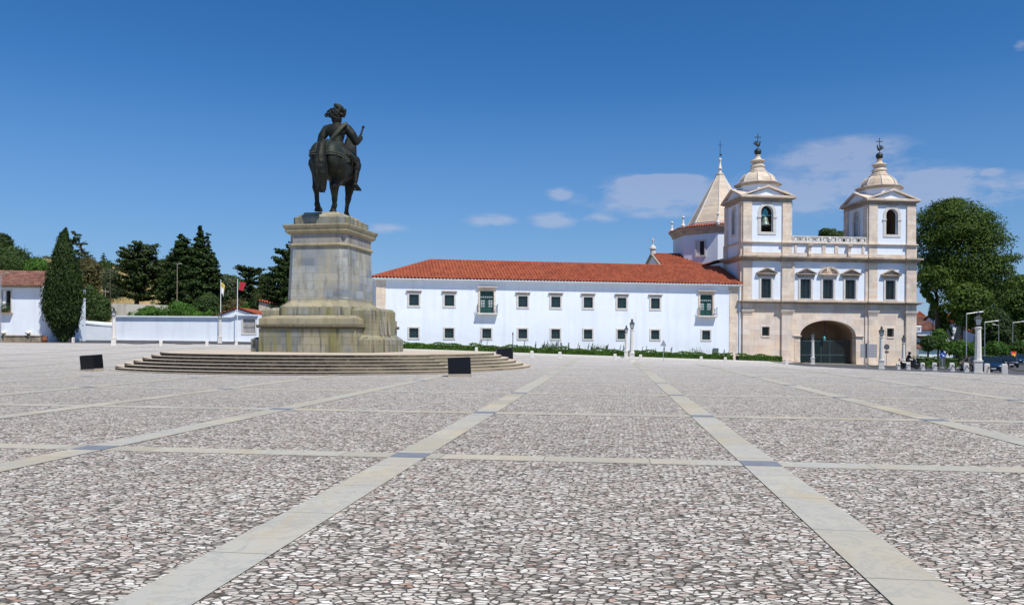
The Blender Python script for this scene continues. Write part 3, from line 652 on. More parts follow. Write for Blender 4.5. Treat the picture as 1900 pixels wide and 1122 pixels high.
# balustrade of pierced stone panels
bal = MB().box(6.25,15.6,-.12,.14,13.54,13.64).box(6.25,15.6,-.1,.12,14.2,14.32).build('balustrade', M['marblew'], ch)
for i in range(5):
    x0 = 6.3+i*1.86; x1 = x0+1.8; cx = (x0+x1)/2; b = MB().box(x0-.04,x0+.08,-.11,.13,13.64,14.2).box(x1-.06,x1+.06,-.105,.125,13.64,14.2)
    for (ccx,rr) in ((cx,.27),(x0+.1,.25),(x1-.1,.25)):
        N = 20
        for k in range(N):
            a0 = 2*math.pi*k/N; a1 = 2*math.pi*(k+1)/N; q = []
            for y in (-.06,.08):
                for (a_,r2) in ((a0,rr-.07),(a1,rr-.07),(a1,rr),(a0,rr)):
                    q.append((min(x1,max(x0,ccx+r2*math.cos(a_))), y, 13.92+r2*math.sin(a_)*.98))
            b.add(q,[(0,1,2,3),(7,6,5,4),(0,3,7,4),(1,5,6,2),(2,6,7,3),(0,4,5,1)])
    for sx in (-1,1):
        xx = cx+sx*.52
        b.add([(xx-.2,-.05,13.92),(xx,-.05,13.66),(xx+.2,-.05,13.92),(xx,-.05,14.18),(xx-.2,.07,13.92),(xx,.07,13.66),(xx+.2,.07,13.92),(xx,.07,14.18)],[(0,1,2,3),(7,6,5,4),(0,4,5,1),(1,5,6,2),(2,6,7,3),(3,7,4,0)])
        b.add([(xx-.32,-.04,13.64),(xx-.12,-.04,13.64),(xx+.32,-.04,14.2),(xx+.12,-.04,14.2),(xx-.32,.06,13.64),(xx-.12,.06,13.64),(xx+.32,.06,14.2),(xx+.12,.06,14.2)],[(0,1,2,3),(7,6,5,4),(0,4,5,1),(1,5,6,2),(2,6,7,3),(3,7,4,0)])
        b.add([(xx+.32,-.043,13.64),(xx+.12,-.043,13.64),(xx-.32,-.043,14.2),(xx-.12,-.043,14.2),(xx+.32,.063,13.64),(xx+.12,.063,13.64),(xx-.32,.063,14.2),(xx-.12,.063,14.2)],[(3,2,1,0),(4,5,6,7),(1,5,4,0),(2,6,5,1),(3,7,6,2),(0,4,7,3)])
    if i == 2: b.ball((cx,-.2,14.0),(.2,.12,.2),10,8).ball((cx,-.16,13.8),(.22,.1,.2),10,8)
    if i < 2: b.box(x0+.5,x1-.5,.1,.13,13.64,14.2)
    b.build('baluster_panel', M['marblew'], bal)
MB().box(6.1,15.9,.5,.75,13.6,14.38).build('roof_parapet', M['iron'], ch)
# facade windows
def grille(par, x0,x1,z0,z1,y,nx,nz,mat='iron',t=.022):
    b = MB()
    for i in range(1,nx): x = x0+(x1-x0)*i/nx; b.box(x-t,x+t,y,y+.03,z0,z1)
    for i in range(1,nz): z = z0+(z1-z0)*i/nz; b.box(x0,x1,y-.02,y,z-t,z+t)
    return b.build('window_grille', M[mat], par)
for i,(a,b_) in enumerate(wn5):
    w = glazing(ch,a,b_,6.85,9.15,.35,2,5,.05,'iron'); c = (a+b_)/2
    grille(w,a,b_,6.85,9.15,.12,6,10,'teal',.012)
    f = MB().box(a-.24,a,-.09,.1,6.72,9.15).box(b_,b_+.24,-.09,.1,6.72,9.15).box(a-.24,b_+.24,-.09,.1,9.15,9.38).box(a,b_,-.09,.1,6.72,6.85); bevel(f.build('window_frame', M['frame'], w),.012,1)
    h = MB().box(c-1.02,c+1.02,-.12,0,9.38,9.62).box(c-1.12,c+1.12,-.24,0,9.62,9.70).box(c-1.24,c+1.24,-.40,0,9.70,9.80)
    if i != 2:
        h.extr([(c-1.02,9.80),(c+1.02,9.80),(c,10.30)],-.14,0)
        for s in (-1,1): h.extr([(c+s*1.26,9.80),(c+s*1.26,9.87),(c,10.50),(c,10.33)][::s],-.42,0)
    else:
        N = 16; arc = [(c-1.24*math.cos(math.pi*k/N),9.80+.82*math.sin(math.pi*k/N)) for k in range(N+1)]; arc2 = [(c-1.06*math.cos(math.pi*k/N),9.80+.68*math.sin(math.pi*k/N)) for k in range(N+1)]
        for k in list(range(0,7))+list(range(9,16)): h.extr([arc[k],arc2[k],arc2[k+1],arc[k+1]][::-1],-.42,0)
        h.extr([(c-1.0,9.80)]+arc2[1:-1]+[(c+1.0,9.80)],-.12,0)
        h.lathe([(.46,0),(.46,.1),(.40,.14),(.40,.08),(.28,.08),(.28,.15),(.18,.16),(.14,.1),(.1,.15),(.02,.16)],24)
        hv = h.v[-240:]; h.v[-240:] = [(c+x, -.12-z-.22*0, 10.22+y) for x,y,z in hv]
        h.box(c-.1,c+.1,-.3,-.1,9.80,9.86)
    bevel(h.build('pediment', M['cornice'] if i!=2 else M['trim'], w),.01,1)
for (a,b_,z0,z1) in ((2.58,3.5,2.37,3.42),(18.38,19.24,2.34,3.35)):
    w = glazing(ch,a,b_,z0,z1,.45,2,2,.05,'teal'); surround(w,a,b_,z0,z1,.2,-.03,.05,'church',.05); grille(w,a,b_,z0,z1,.1,5,5,'iron',.012)
# porch: imposts, jambs, barrel interior, gate
gx0,gx1 = 7.33,14.38
MB().box(gx0-.85,gx0,-.12,.8,2.12,2.24).box(gx0-.92,gx0+.06,-.2,.8,2.24,2.34).box(gx0-.98,gx0+.1,-.26,.8,2.34,2.42).box(gx0-.7,gx0,-.06,.0,-1.6,2.12).box(gx0-.8,gx0,-.12,0,-1.6,-.55).build('arch_impost', M['trim'], ch)
MB().box(gx1,gx1+.85,-.12,.8,2.12,2.24).box(gx1-.06,gx1+.92,-.2,.8,2.24,2.34).box(gx1-.1,gx1+.98,-.26,.8,2.34,2.42).box(gx1,gx1+.7,-.06,.0,-1.6,2.12).box(gx1,gx1+.8,-.12,0,-1.6,-.55).build('arch_impost', M['trim'], ch)
N = 20; a1 = [((gx0+gx1)/2-3.52*math.cos(math.pi*k/N),2.42+1.85*math.sin(math.pi*k/N)) for k in range(N+1)]; a2 = [((gx0+gx1)/2-3.9*math.cos(math.pi*k/N),2.42+2.2*math.sin(math.pi*k/N)) for k in range(N+1)]
b = MB()
for k in range(N): b.extr([a1[k],a1[k+1],a2[k+1],a2[k]],-.035,0)
b.build('archivolt', M['church'], ch)
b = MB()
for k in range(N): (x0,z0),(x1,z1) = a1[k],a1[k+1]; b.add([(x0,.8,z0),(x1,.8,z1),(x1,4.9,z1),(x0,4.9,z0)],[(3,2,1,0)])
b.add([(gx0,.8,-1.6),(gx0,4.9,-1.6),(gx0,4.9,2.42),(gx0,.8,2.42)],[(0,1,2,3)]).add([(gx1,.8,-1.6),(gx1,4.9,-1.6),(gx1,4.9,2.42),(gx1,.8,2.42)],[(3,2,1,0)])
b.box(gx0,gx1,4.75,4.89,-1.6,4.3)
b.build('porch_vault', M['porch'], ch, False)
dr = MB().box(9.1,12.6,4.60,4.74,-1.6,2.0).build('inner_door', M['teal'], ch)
b = MB()
for k in range(5): b.box(9.2+.68*k,9.24+.68*k,4.56,4.60,-1.6,2.0)
b.build('door_moulding', M['iron'], dr)
gt = MB().box(gx0,gx1,1.2,1.28,1.72,1.86).box(gx0,gx1,1.2,1.28,.0,.16).box(gx0,gx1,1.2,1.28,-.95,-.85).build('gate', M['teal'], ch)
b = MB()
for k in range(57): x = gx0+.08+k*.123; b.box(x-.018,x+.018,1.225,1.255,-1.0,1.72)
for x in (9.5,10.6,11.72): b.box(x-.05,x+.05,1.19,1.29,-1.0,1.9)
b.ball((11.72,1.24,2.02),.13,8,6).build('gate_bars', M['teal'], gt)
lan = thing('hanging_lantern','teal metal lantern hanging in the dark arch of the church porch','lantern', ch.matrix_basis @ Vector((10.85,1.0,1.6)) if False else (0,0,0))
lan.location = Vector((CH.x,CH.y,0))+Matrix.Rotation(ca,3,'Z') @ Vector((10.85,.9,1.55)); lan.rotation_euler = (0,0,ca)
M['teal_lamp'] = plain('verdigris_lantern', (.08,.30,.34), .4, .2)
b = MB().lathe([(.06,.25),(.15,.3),(.2,.62),(.09,.74),(.04,.8)],6); lb = b.build('lantern_body', M['teal_lamp'], lan)
MB().lathe([(.155,.33),(.19,.58)],6,cap=False).build('lantern_glass', M['lampglass'], lan)
MB().tube([(0,0,.78),(0,0,2.45)],.03,6).build('chain', M['iron'], lan)
# towers: belfries, pediments, domes, vanes
def place(T, par_loc): pass
for ti, x0 in enumerate((.13,15.93)):
    x1 = x0+5.97; cx = (x0+x1)/2; cy = D/2; W = x1-x0
    twr = MB()
    o = (W/2-.76, W/2+.76, 14.72, 17.83, .76); od = (D/2-.52-.5, D/2+.52-.5, 14.72, 17.83, .52)
    panel(twr,(x0,0),(1,0),W,13.4,18.62,[o],.5); panel(twr,(x1,D),(-1,0),W,13.4,18.62,[],.5)
    panel(twr,(x0,D-.5),(0,-1),D-1,13.4,18.62,[od],.5); panel(twr,(x1,.5),(0,1),D-1,13.4,18.62,[od],.5)
    twr.box(x0+.5,x1-.5,.5,D-.5,14.3,14.45)
    tw = twr.build('belfry', M['white'], ch)
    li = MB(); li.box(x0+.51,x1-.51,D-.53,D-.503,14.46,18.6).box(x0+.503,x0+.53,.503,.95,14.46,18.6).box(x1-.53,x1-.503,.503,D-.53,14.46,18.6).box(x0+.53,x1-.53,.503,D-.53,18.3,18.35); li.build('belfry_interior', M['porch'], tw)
    # arch surrounds
    for (org,u,c_) in (((x0,0),(1,0),W/2),((x0,D),(0,-1),D/2)):
        n_ = (-u[1],u[0]); hw = .76 if u[0] else .52
        P = lambda a,d,z: (org[0]+u[0]*a+n_[0]*d, org[1]+u[1]*a+n_[1]*d, z)
        b = MB()
        def pb(a0,a1,z0,z1,d0,d1): b.add([P(a0,d0,z0),P(a1,d0,z0),P(a1,d1,z0),P(a0,d1,z0),P(a0,d0,z1),P(a1,d0,z1),P(a1,d1,z1),P(a0,d1,z1)],[(3,2,1,0),(4,5,6,7),(0,1,5,4),(1,2,6,5),(2,3,7,6),(3,0,4,7)])
        t_ = .36 if u[0] else .26
        pb(c_-hw-t_,c_-hw,14.4,17.83-hw,-.07,.2); pb(c_+hw,c_+hw+t_,14.4,17.83-hw,-.07,.2); pb(c_-hw,c_+hw,14.4,14.72,-.07,.2)
        pb(c_-hw-t_-.1,c_-hw+.03,16.4,16.55,-.14,.2); pb(c_+hw-.03,c_+hw+t_+.1,16.4,16.55,-.14,.2)
        for k in range(16):
            q = [(c_-(hw+e_)*math.cos(math.pi*j/16),17.83-hw+(hw+e_)*math.sin(math.pi*j/16)) for j in (k,k+1) for e_ in (0,t_)]
            (A,Bq,Cq,Dq) = q; b.add([P(A[0],-.07,A[1]),P(Cq[0],-.07,Cq[1]),P(Dq[0],-.07,Dq[1]),P(Bq[0],-.07,Bq[1]),P(A[0],.2,A[1]),P(Cq[0],.2,Cq[1]),P(Dq[0],0,Dq[1]),P(Bq[0],0,Bq[1])],[(0,1,2,3),(0,4,5,1),(3,2,6,7)])
        b.build('arch_surround', M['frame'], tw); fix(C.objects[-1]) if False else None
    for (a,b_) in ((x0-.02,x0+1.08),(x1-1.1,x1+.02)):
        bevel(MB().box(a,b_,-.16,0,13.54,18.24).box(a-.04,b_+.04,-.2,0,13.54,13.78).box(a-.03,b_+.03,-.2,0,18.14,18.24).build('belfry_pilaster', M['trim'], tw),.012,1)
        MB().box(a,b_,D,D+.16,13.54,18.24).build('belfry_pilaster', M['trim'], tw)
    for (y0,y1) in ((.0,.95),(D-.95,D)):
        MB().box(x0-.16,x0-.023,y0+.003,y1,13.54,18.24).build('belfry_pilaster', M['trim'], tw); MB().box(x1+.023,x1+.16,y0+.003,y1,13.54,18.24).build('belfry_pilaster', M['trim'], tw)
    b = MB()
    for (z0,z1,p) in ((18.24,18.34,.16),(18.34,18.60,.08),(18.60,18.70,.30),(18.70,18.84,.50)): b.box(x0-p,x1+p,-p,D+p,z0,z1)
    bevel(b.build('cornice', M['cornice'], tw),.012,1)
    # four pediments
    b = MB(); t2 = MB()
    hx = W/2+.42; hy = D/2+.42
    t2.extr([(cx-hx+.5,18.84),(cx+hx-.5,18.84),(cx,19.95)],-.12,.02); t2.extr([(cx-hx+.5,18.84),(cx+hx-.5,18.84),(cx,19.95)],D-.02,D+.12)
    for s in (-1,1): b.extr([(cx+s*hx,18.84),(cx+s*hx,19.0),(cx,20.24),(cx,20.0)][::s],-.44,D+.44)
    def exy(mbb, pts, xa, xb):
        n = len(pts); mbb.add([(xa,y,z) for y,z in pts]+[(xb,y,z) for y,z in pts],[tuple(range(n-1,-1,-1)),tuple(range(n,2*n))]+[(i,(i+1)%n,n+(i+1)%n,n+i) for i in range(n)])
    for s in (-1,1): exy(b,[(cy+s*hy,18.84),(cy+s*hy,19.0),(cy,20.22),(cy,19.98)],x0-.44,x1+.44)
    for xx in (x0-.12,x1+.02): exy(t2,[(cy-hy+.5,18.84),(cy+hy-.5,18.84),(cy,19.93)],xx,xx+.10)
    t2.build('tympanum', M['white'], tw); pd = b.build('pediment', M['trim'], tw); fix(pd)
    # drum and dome
    ph = math.pi/8
    MB().lathe([(2.42,19.1),(2.42,20.5)],8,cx,cy,ph).build('dome_drum', M['white'], tw)
    MB().lathe([(2.45,20.5),(2.75,20.62),(2.85,20.78),(2.80,20.86),(2.45,20.98)],8,cx,cy,ph).build('drum_cornice', M['cornice'], tw)
    dm = MB().lathe([(2.5,20.84),(2.40,20.92),(2.32,20.99),(2.2,21.06),(2.12,21.3),(2.0,21.55),(1.82,21.82),(1.58,22.04),(1.3,22.2),(1.15,22.26)],8,cx,cy,ph).build('dome', M['dome'], tw)
    b = MB()
    for k in range(8):
        a = ph+k*math.pi/4; pr = [(2.24,21.06),(2.15,21.3),(2.03,21.55),(1.85,21.82),(1.61,22.04),(1.33,22.2)]
        MB().tube([(cx+r*math.cos(a),cy+r*math.sin(a),z) for r,z in pr],.06,6).build('dome_rib', M['frame'], dm)
    ln = MB().lathe([(1.22,22.22),(1.25,22.32),(1.02,22.42),(.98,22.52),(1.02,22.58),(.88,22.66),(.80,22.76),(.84,22.88),(.92,23.0),(.86,23.14),(.68,23.26),(.60,23.38),(.64,23.5),(.84,23.62),(.90,23.72),(.84,23.80),(.52,23.90),(.40,24.02),(.28,24.24),(.34,24.36),(.34,24.42),(.2,24.5)],16,cx,cy,0).build('dome_finial', M['dome'], tw, False)
    v = MB().tube([(cx,cy,24.5),(cx,cy,27.0)],.045,6); v.box(cx-.36,cx+.36,cy-.03,cy+.03,26.62,26.70)
    for (dx,dz) in ((-.36,26.66),(.36,26.66),(0,27.02)): v.ball((cx+dx,cy,dz),.07,6,4)
    vn = v.build('weathervane', M['iron'], tw)
    MB().ball((cx,cy,24.86),.43,16,12).build('vane_ball', M['iron'], vn, True)
    k = 1 if ti else -1
    rb = MB().ball((cx,cy,25.7),(.28,.10,.19),10,8,Matrix.Rotation(R(-18*k),3,'Y')).caps((cx-k*.18,cy,25.78),(cx-k*.27,cy,26.06),.11,.07,8).caps((cx-k*.27,cy,26.08),(cx-k*.40,cy,26.03),.06,.015,6)
    for q in range(4): a = R(20+28*q); rb.caps((cx+k*.2,cy,25.72),(cx+k*(.2+.42*math.cos(a)),cy,25.72+.48*math.sin(a)),.09,.045,8)
    rb.caps((cx,cy,25.6),(cx,cy,25.3),.05,.03,6).ball((cx-k*.27,cy,26.18),(.09,.03,.07),8,6); rb.build('rooster', M['iron'], vn, True)
# bell
bl = thing('bell','green bronze church bell hanging in the arch of the left bell tower','bell', Vector((CH.x,CH.y,0))+Matrix.Rotation(ca,3,'Z') @ Vector((3.12,.62,15.55)), ca)
M['bellm'] = plain('bell_bronze', (.17,.22,.19), .5, .5, .3, 3)
MB().lathe([(.60,0),(.62,.06),(.52,.2),(.40,.5),(.34,.85),(.26,.98),(.05,1.02)],24).build('bell_body', M['bellm'], bl, True)
MB().box(-.62,.62,-.12,.12,1.12,1.3).box(-.34,.34,-.14,.14,1.3,1.75).box(-.2,.2,-.12,.12,1.75,2.0).tube([(0,0,.95),(0,0,1.2)],.12,8).build('headstock', M['teal_lamp'], bl)
MB().tube([(0,0,.6),(0,0,-.05)],.03,6).ball((0,0,-.08),.09,8,6).build('clapper', M['iron'], bl)
# nave behind the facade
nv = MB(); nv.box(.7,21.3,D+.02,24,-1.4,11.85); nv.add([(1,D+.1,11.85),(21,D+.1,11.85),(11,D+.1,14.0),(1,23.9,11.85),(21,23.9,11.85),(11,23.9,14.0)],[(0,1,2),(5,4,3)]); nv.build('nave', M['white'], ch)
tile_roof('nave_roof',[(.2,24.2,11.95),(.2,D+.05,11.95),(11,D+.05,14.15),(11,24.2,14.15)],M['tile'],ch)
tile_roof('nave_roof',[(21.8,D+.05,11.95),(21.8,24.2,11.95),(11,24.2,14.15),(11,D+.05,14.15)],M['tile'],ch,pitch=.76,course=.9)
# crossing drum with spire : centre seen at px 1335, 120 m away
wc = at(1334,640,120); rc = Matrix.Rotation(-ca,3,'Z') @ (Vector((wc.x,wc.y,0))-CH); dx_, dy_ = rc.x, rc.y
ph = math.atan2(-.959,-.284)-ca
dr_ = MB().lathe([(6.85,8),(6.85,17.3)],8,dx_,dy_,ph).build('crossing_drum', M['white'], ch)
MB().lathe([(6.9,17.05),(7.05,17.2),(7.15,17.55),(7.35,17.75),(7.55,17.95),(7.55,18.05),(6.5,18.1)],8,dx_,dy_,ph).build('drum_cornice', M['cornice'], dr_)
for k in range(8):
    a = ph+k*math.pi/4; b_ = ph+(k+1)*math.pi/4; p = lambda r,t,z: (dx_+r*math.cos(t),dy_+r*math.sin(t),z)
    tile_roof('drum_roof',[p(7.6,a,18.04),p(7.6,b_,18.04),p(4.9,b_,18.62),p(4.9,a,18.62)],M['tile'],dr_)
MB().lathe([(5.0,18.4),(5.0,18.9)],8,dx_,dy_,ph).build('spire_base', M['white'], dr_)
sp = MB().lathe([(5.0,18.9),(5.02,19.0),(4.72,19.02),(.55,26.5),(.62,26.55),(.62,26.68),(.3,26.78)],8,dx_,dy_,ph).build('spire', M['spire'], ch)
b = MB()
for k in range(8): a = ph+k*math.pi/4; MB().tube([(dx_+4.72*math.cos(a),dy_+4.72*math.sin(a),19.02),(dx_+.5*math.cos(a),dy_+.5*math.sin(a),26.5)],[.12,.08],6).build('spire_rib', M['frame'], sp)

MB().lathe([(.36,26.7),(.40,26.85),(.22,27.0),(.18,27.3),(.34,27.45),(.36,27.55),(.2,27.7),(.14,28.6),(.2,28.75),(.26,28.85),(.2,29.0),(.08,29.1)],12,dx_,dy_).build('spire_finial', M['marblew'], sp, True)
MB().tube([(dx_,dy_,29.1),(dx_,dy_,31.6)],.04,6).box(dx_-.3,dx_+.3,dy_-.02,dy_+.02,31.0,31.06).ball((dx_+.1,dy_,29.6),(.22,.1,.15),8,6).build('spire_cross', M['iron'], sp)
for k in range(8):
    a = ph+k*math.pi/4; x = dx_+7.05*math.cos(a); y = dy_+7.05*math.sin(a)
    MB().lathe([(.36,17.95),(.36,18.25),(.24,18.32),(.38,18.42),(.38,18.5),(.24,18.58),(.18,18.75),(.11,19.3),(.09,19.5),(.20,19.56),(.23,19.68),(.14,19.82),(.04,19.86)],12,x,y).build('pinnacle', M['marblew'], dr_, True)
# window on the front-left face
an = ph+2*math.pi-math.pi/8; nx_,ny_ = math.cos(ph-math.pi/8),math.sin(ph-math.pi/8)
ap = 6.85*math.cos(math.pi/8); wv_ = Vector((-ny_,nx_,0)); cp = Vector((dx_+nx_*ap,dy_+ny_*ap,0)); nn_ = Vector((nx_,ny_,0))
def fbox(mbb,u0,u1,z0,z1,d0,d1):
    q = [cp+wv_*u+nn_*d+Vector((0,0,z)) for z in (z0,z1) for (u,d) in ((u0,d0),(u1,d0),(u1,d1),(u0,d1))]; mbb.add(q,[(3,2,1,0),(4,5,6,7),(0,1,5,4),(1,2,6,5),(2,3,7,6),(3,0,4,7)])
b = MB(); fbox(b,-.62,.62,14.0,16.0,.01,.03); wdw = b.build('window', M['void'], dr_); fix(wdw)
b = MB()
for q in ((-.85,-.62,13.75,16.25),(.62,.85,13.75,16.25),(-.62,.62,16.0,16.25),(-.62,.62,13.75,14.0)): fbox(b,*q,.0,.14)
fo = b.build('window_frame', M['frame'], wdw); fix(fo)
b = MB(); fbox(b,-.62,-.1,14.0,16.0,.031,.05); sh = b.build('window_reveal', M['frame'], wdw); fix(sh)
# transept with gable facing left
w0 = at(1207,471,118); g0 = Matrix.Rotation(-ca,3,'Z') @ (Vector((w0.x,w0.y,0))-CH); tx,ty,tz = g0.x,g0.y,14.45
b = MB(); exy(b,[(ty-6,8),(ty+6,8),(ty+6,tz-2.9),(ty,tz-.15),(ty-6,tz-2.9)],tx+.3,dx_); tr = b.build('transept', M['white'], ch); fix(tr)
b = MB(); exy(b,[(ty-6.5,tz-3.2),(ty,tz-.12),(ty,tz+.12),(ty-6.6,tz-2.95)],tx,tx+.34); exy(b,[(ty+6.5,tz-3.2),(ty,tz-.12),(ty,tz+.12),(ty+6.6,tz-2.95)],tx,tx+.34); vg = b.build('gable_coping', M['cornice'], tr); fix(vg)
tile_roof('transept_roof',[(tx+.3,ty-6.6,tz-3.0),(dx_,ty-6.6,tz-3.0),(dx_,ty,tz),(tx+.3,ty,tz)],M['tile'],tr)
tile_roof('transept_roof',[(dx_,ty+6.6,tz-3.0),(tx+.3,ty+6.6,tz-3.0),(tx+.3,ty,tz),(dx_,ty,tz)],M['tile'],tr,pitch=.54,course=.8)
b = MB(); ridge(b,(tx+.3,ty,tz+.06),(dx_-6,ty,tz+.06)); b.build('ridge_tile', M['tile'], tr, True)
MB().lathe([(.42,tz),(.42,tz+.55),(.3,tz+.6),(.55,tz+.7),(.58,tz+.85),(.42,tz+.95),(.40,tz+1.1),(.25,tz+1.25),(.1,tz+1.3)],12,tx+.35,ty).box(tx+.27,tx+.43,ty-.08,ty+.08,tz+1.3,tz+2.35).box(tx+.28,tx+.42,ty-.32,ty+.32,tz+1.9,tz+2.04).build('gable_cross', M['marblew'], tr)
# ------------------------------------------------------------------ stepped platform
def plat_outline(R_, wl, wr, dd, phi):
    pts = []; ang = list(np.linspace(0,2*math.pi,145)[:-1])
    cor = [R(-136)-.001,R(-136)+.001,R(-50)-.001,R(-50)+.001]
    ang = sorted([a if a <= math.pi else a-2*math.pi for a in ang]+cor)
    for a in ang:
        c, s = math.cos(a), math.sin(a); r = R_+(dd if R(-136) < a < R(-50) else 0)
        x, y = r*c, r*s; pts.append((x*math.cos(phi)-y*math.sin(phi), x*math.sin(phi)+y*math.cos(phi)))
    return pts
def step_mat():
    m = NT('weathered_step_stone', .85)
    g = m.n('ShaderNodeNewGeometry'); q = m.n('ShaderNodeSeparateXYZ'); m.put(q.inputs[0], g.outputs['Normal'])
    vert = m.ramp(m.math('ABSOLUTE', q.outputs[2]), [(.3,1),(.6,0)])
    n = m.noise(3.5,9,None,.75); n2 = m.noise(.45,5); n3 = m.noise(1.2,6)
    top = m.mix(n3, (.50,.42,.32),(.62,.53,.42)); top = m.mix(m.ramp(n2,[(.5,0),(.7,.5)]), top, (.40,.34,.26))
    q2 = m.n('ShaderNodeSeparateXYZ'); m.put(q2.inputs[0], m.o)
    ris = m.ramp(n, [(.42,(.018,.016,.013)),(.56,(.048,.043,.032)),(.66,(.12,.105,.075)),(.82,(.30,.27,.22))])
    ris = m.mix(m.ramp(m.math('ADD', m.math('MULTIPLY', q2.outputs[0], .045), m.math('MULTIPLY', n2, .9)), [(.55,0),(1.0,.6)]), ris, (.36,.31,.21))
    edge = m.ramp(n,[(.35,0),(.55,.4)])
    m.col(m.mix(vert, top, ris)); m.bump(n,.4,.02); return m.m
M['step'] = step_mat()
PC = Vector((-10.95, 49.4, 0)); pphi = 0
pf = thing('stepped_platform','round grey stone platform of lichen-stained steps under the equestrian monument','platform',PC)
PT = .88
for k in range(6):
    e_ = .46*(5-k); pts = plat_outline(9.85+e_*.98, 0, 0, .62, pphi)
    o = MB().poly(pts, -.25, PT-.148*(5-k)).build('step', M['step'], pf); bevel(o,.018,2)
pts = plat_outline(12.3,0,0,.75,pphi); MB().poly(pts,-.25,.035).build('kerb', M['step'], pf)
# ------------------------------------------------------------------ pedestal
MA = R(12); MU = Vector((math.sin(MA),math.cos(MA),0)); MV = Vector((math.cos(MA),-math.sin(MA),0))
cp0 = at(615,640,49.3); MC = Vector((cp0.x,49.3,PT))
pe = thing('monument_pedestal','tall stained grey marble pedestal with moulded cornice carrying the bronze horseman','pedestal',MC,-MA)
def oct_(w,d,c): return [(-w+c,-d),(w-c,-d),(w,-d+c),(w,d-c),(w-c,d),(-w+c,d),(-w,d-c),(-w,-d+c)]
def prof(name, pr, mat, c=.0, bev=.015):
    b = MB(); rs = []
    for (w,d,z) in pr:
        rs.append([(x,y,z) for x,y in (oct_(w,d,c) if c else [(-w,-d),(w,-d),(w,d),(-w,d)])])
    b.rings(rs); o = b.build(name, M[mat], pe); fix(o); return bevel(o,bev,2) if bev else o
BW, BD = 3.02, 3.35
prof('base', [(BW,BD,-.02),(BW,BD,1.38)], 'base')
prof('rope_bed', [(BW-.06,BD-.06,1.38),(BW-.06,BD-.06,1.60)], 'base')
b = MB()
for (w,d) in ((BW+.06,BD+.06),):
    for a,c in (((-w,-d),(w,-d)),((w,-d),(w,d)),((w,d),(-w,d)),((-w,d),(-w,-d))):
        a = Vector((*a,1.5)); c = Vector((*c,1.5)); L = (c-a).length; t = (c-a).normalized(); nrm = Vector((t.y,-t.x,0)); n = int(L/.14)
        b.tube([a,c],.085,8)
        for i in range(n):
            p = a+t*(L*(i+.5)/n); b.tube([p-t*.06+Vector((0,0,-.085))+nrm*.035, p+nrm*.085, p+t*.06+Vector((0,0,.085))+nrm*.035],[.03,.045,.03],5)
b.build('rope_moulding', M['rope'], pe, True)
prof('base_top', [(BW,BD,1.60),(BW,BD,1.95),(BW-.5,BD-.5,2.14)], 'mould')
prof('plinth', [(2.28,2.65,2.0),(2.28,2.65,2.62)], 'base',.35)
prof('plinth_moulding', [(2.28,2.65,2.62),(2.26,2.63,2.70),(2.12,2.49,2.80),(1.98,2.35,2.94),(1.93,2.30,3.06),(1.93,2.30,3.12)], 'mould',.40)
prof('shaft', [(1.92,2.29,3.12),(1.82,2.19,6.22)], 'dado',.36)
prof('astragal', [(1.86,2.23,6.22),(1.93,2.30,6.27),(1.93,2.30,6.36),(1.85,2.22,6.42)], 'mould',.36)
prof('frieze', [(1.80,2.17,6.42),(1.80,2.17,6.98)], 'frieze',.30)
prof('cornice', [(1.84,2.21,6.98),(1.88,2.25,7.03),(1.98,2.35,7.12),(1.98,2.35,7.28),(2.04,2.41,7.33),(2.08,2.45,7.44),(2.08,2.45,7.51),(1.65,2.05,7.58)], 'mould',.10)
prof('attic_block', [(1.62,2.05,7.55),(1.62,2.05,7.98),(1.58,2.0,8.02)], 'base',.2)
# side wings
for s in (-1,1):
    b = MB(); xa = BW+.001
    def sx(a,c): return (min(s*a,s*c),max(s*a,s*c))
    a_,c_ = sx(BW+.002,BW+.74); b.box(a_,c_,-2.95,2.5,-.02,.74)
    if s > 0: b.add([(a_,-2.95,.74),(c_,-2.95,.74),(c_,2.5,.74),(a_,2.5,.74),(a_,-2.55,1.02),(c_-.35,-2.55,1.02),(c_-.35,2.2,1.02),(a_,2.2,1.02)],[(4,5,6,7),(0,1,5,4),(1,2,6,5),(2,3,7,6),(3,0,4,7)])
    else: b.add([(a_,-2.95,.74),(c_,-2.95,.74),(c_,2.5,.74),(a_,2.5,.74),(a_+.12,-2.7,.86),(c_,-2.7,.86),(c_,2.2,.86),(a_+.12,2.2,.86)],[(4,5,6,7),(0,1,5,4),(1,2,6,5),(2,3,7,6),(3,0,4,7)])
    o = b.build('side_block', M['base'], pe); bevel(o,.02,2)
    a_,c_ = sx(2.3,BW+.42); o = MB().box(a_,c_,-2.3,1.9,.9,2.45).taper(a_,c_,-2.3,1.9,2.45,2.62,.12,.2).build('side_pier', M['base'], pe); bevel(o,.02,2)
    for y in (-.7,0,.7):
        xx = s*(BW+.44); MB().caps((xx,y-.05,1.85),(xx+s*.05,y,1.05),.035,.09,8).build('bracket', M['frieze'], pe, True)
# mound under the horse
b = MB()
b.ball((0,0,7.98),(1.50,1.98,.40),24,12)
for k in range(40):
    a = random.uniform(0,6.28); q_ = random.uniform(.2,.95); b.ball((1.3*q_*math.cos(a),1.8*q_*math.sin(a),8.32-.22*q_*q_),(random.uniform(.2,.45),random.uniform(.2,.5),random.uniform(.05,.12)),10,6)
b.box(-1.35,1.35,-1.80,1.80,7.9,8.16).box(-1.12,1.12,-1.62,1.62,8.0,8.34)
b.remesh('rocky_mound', M['mould'], pe, .05, 4)
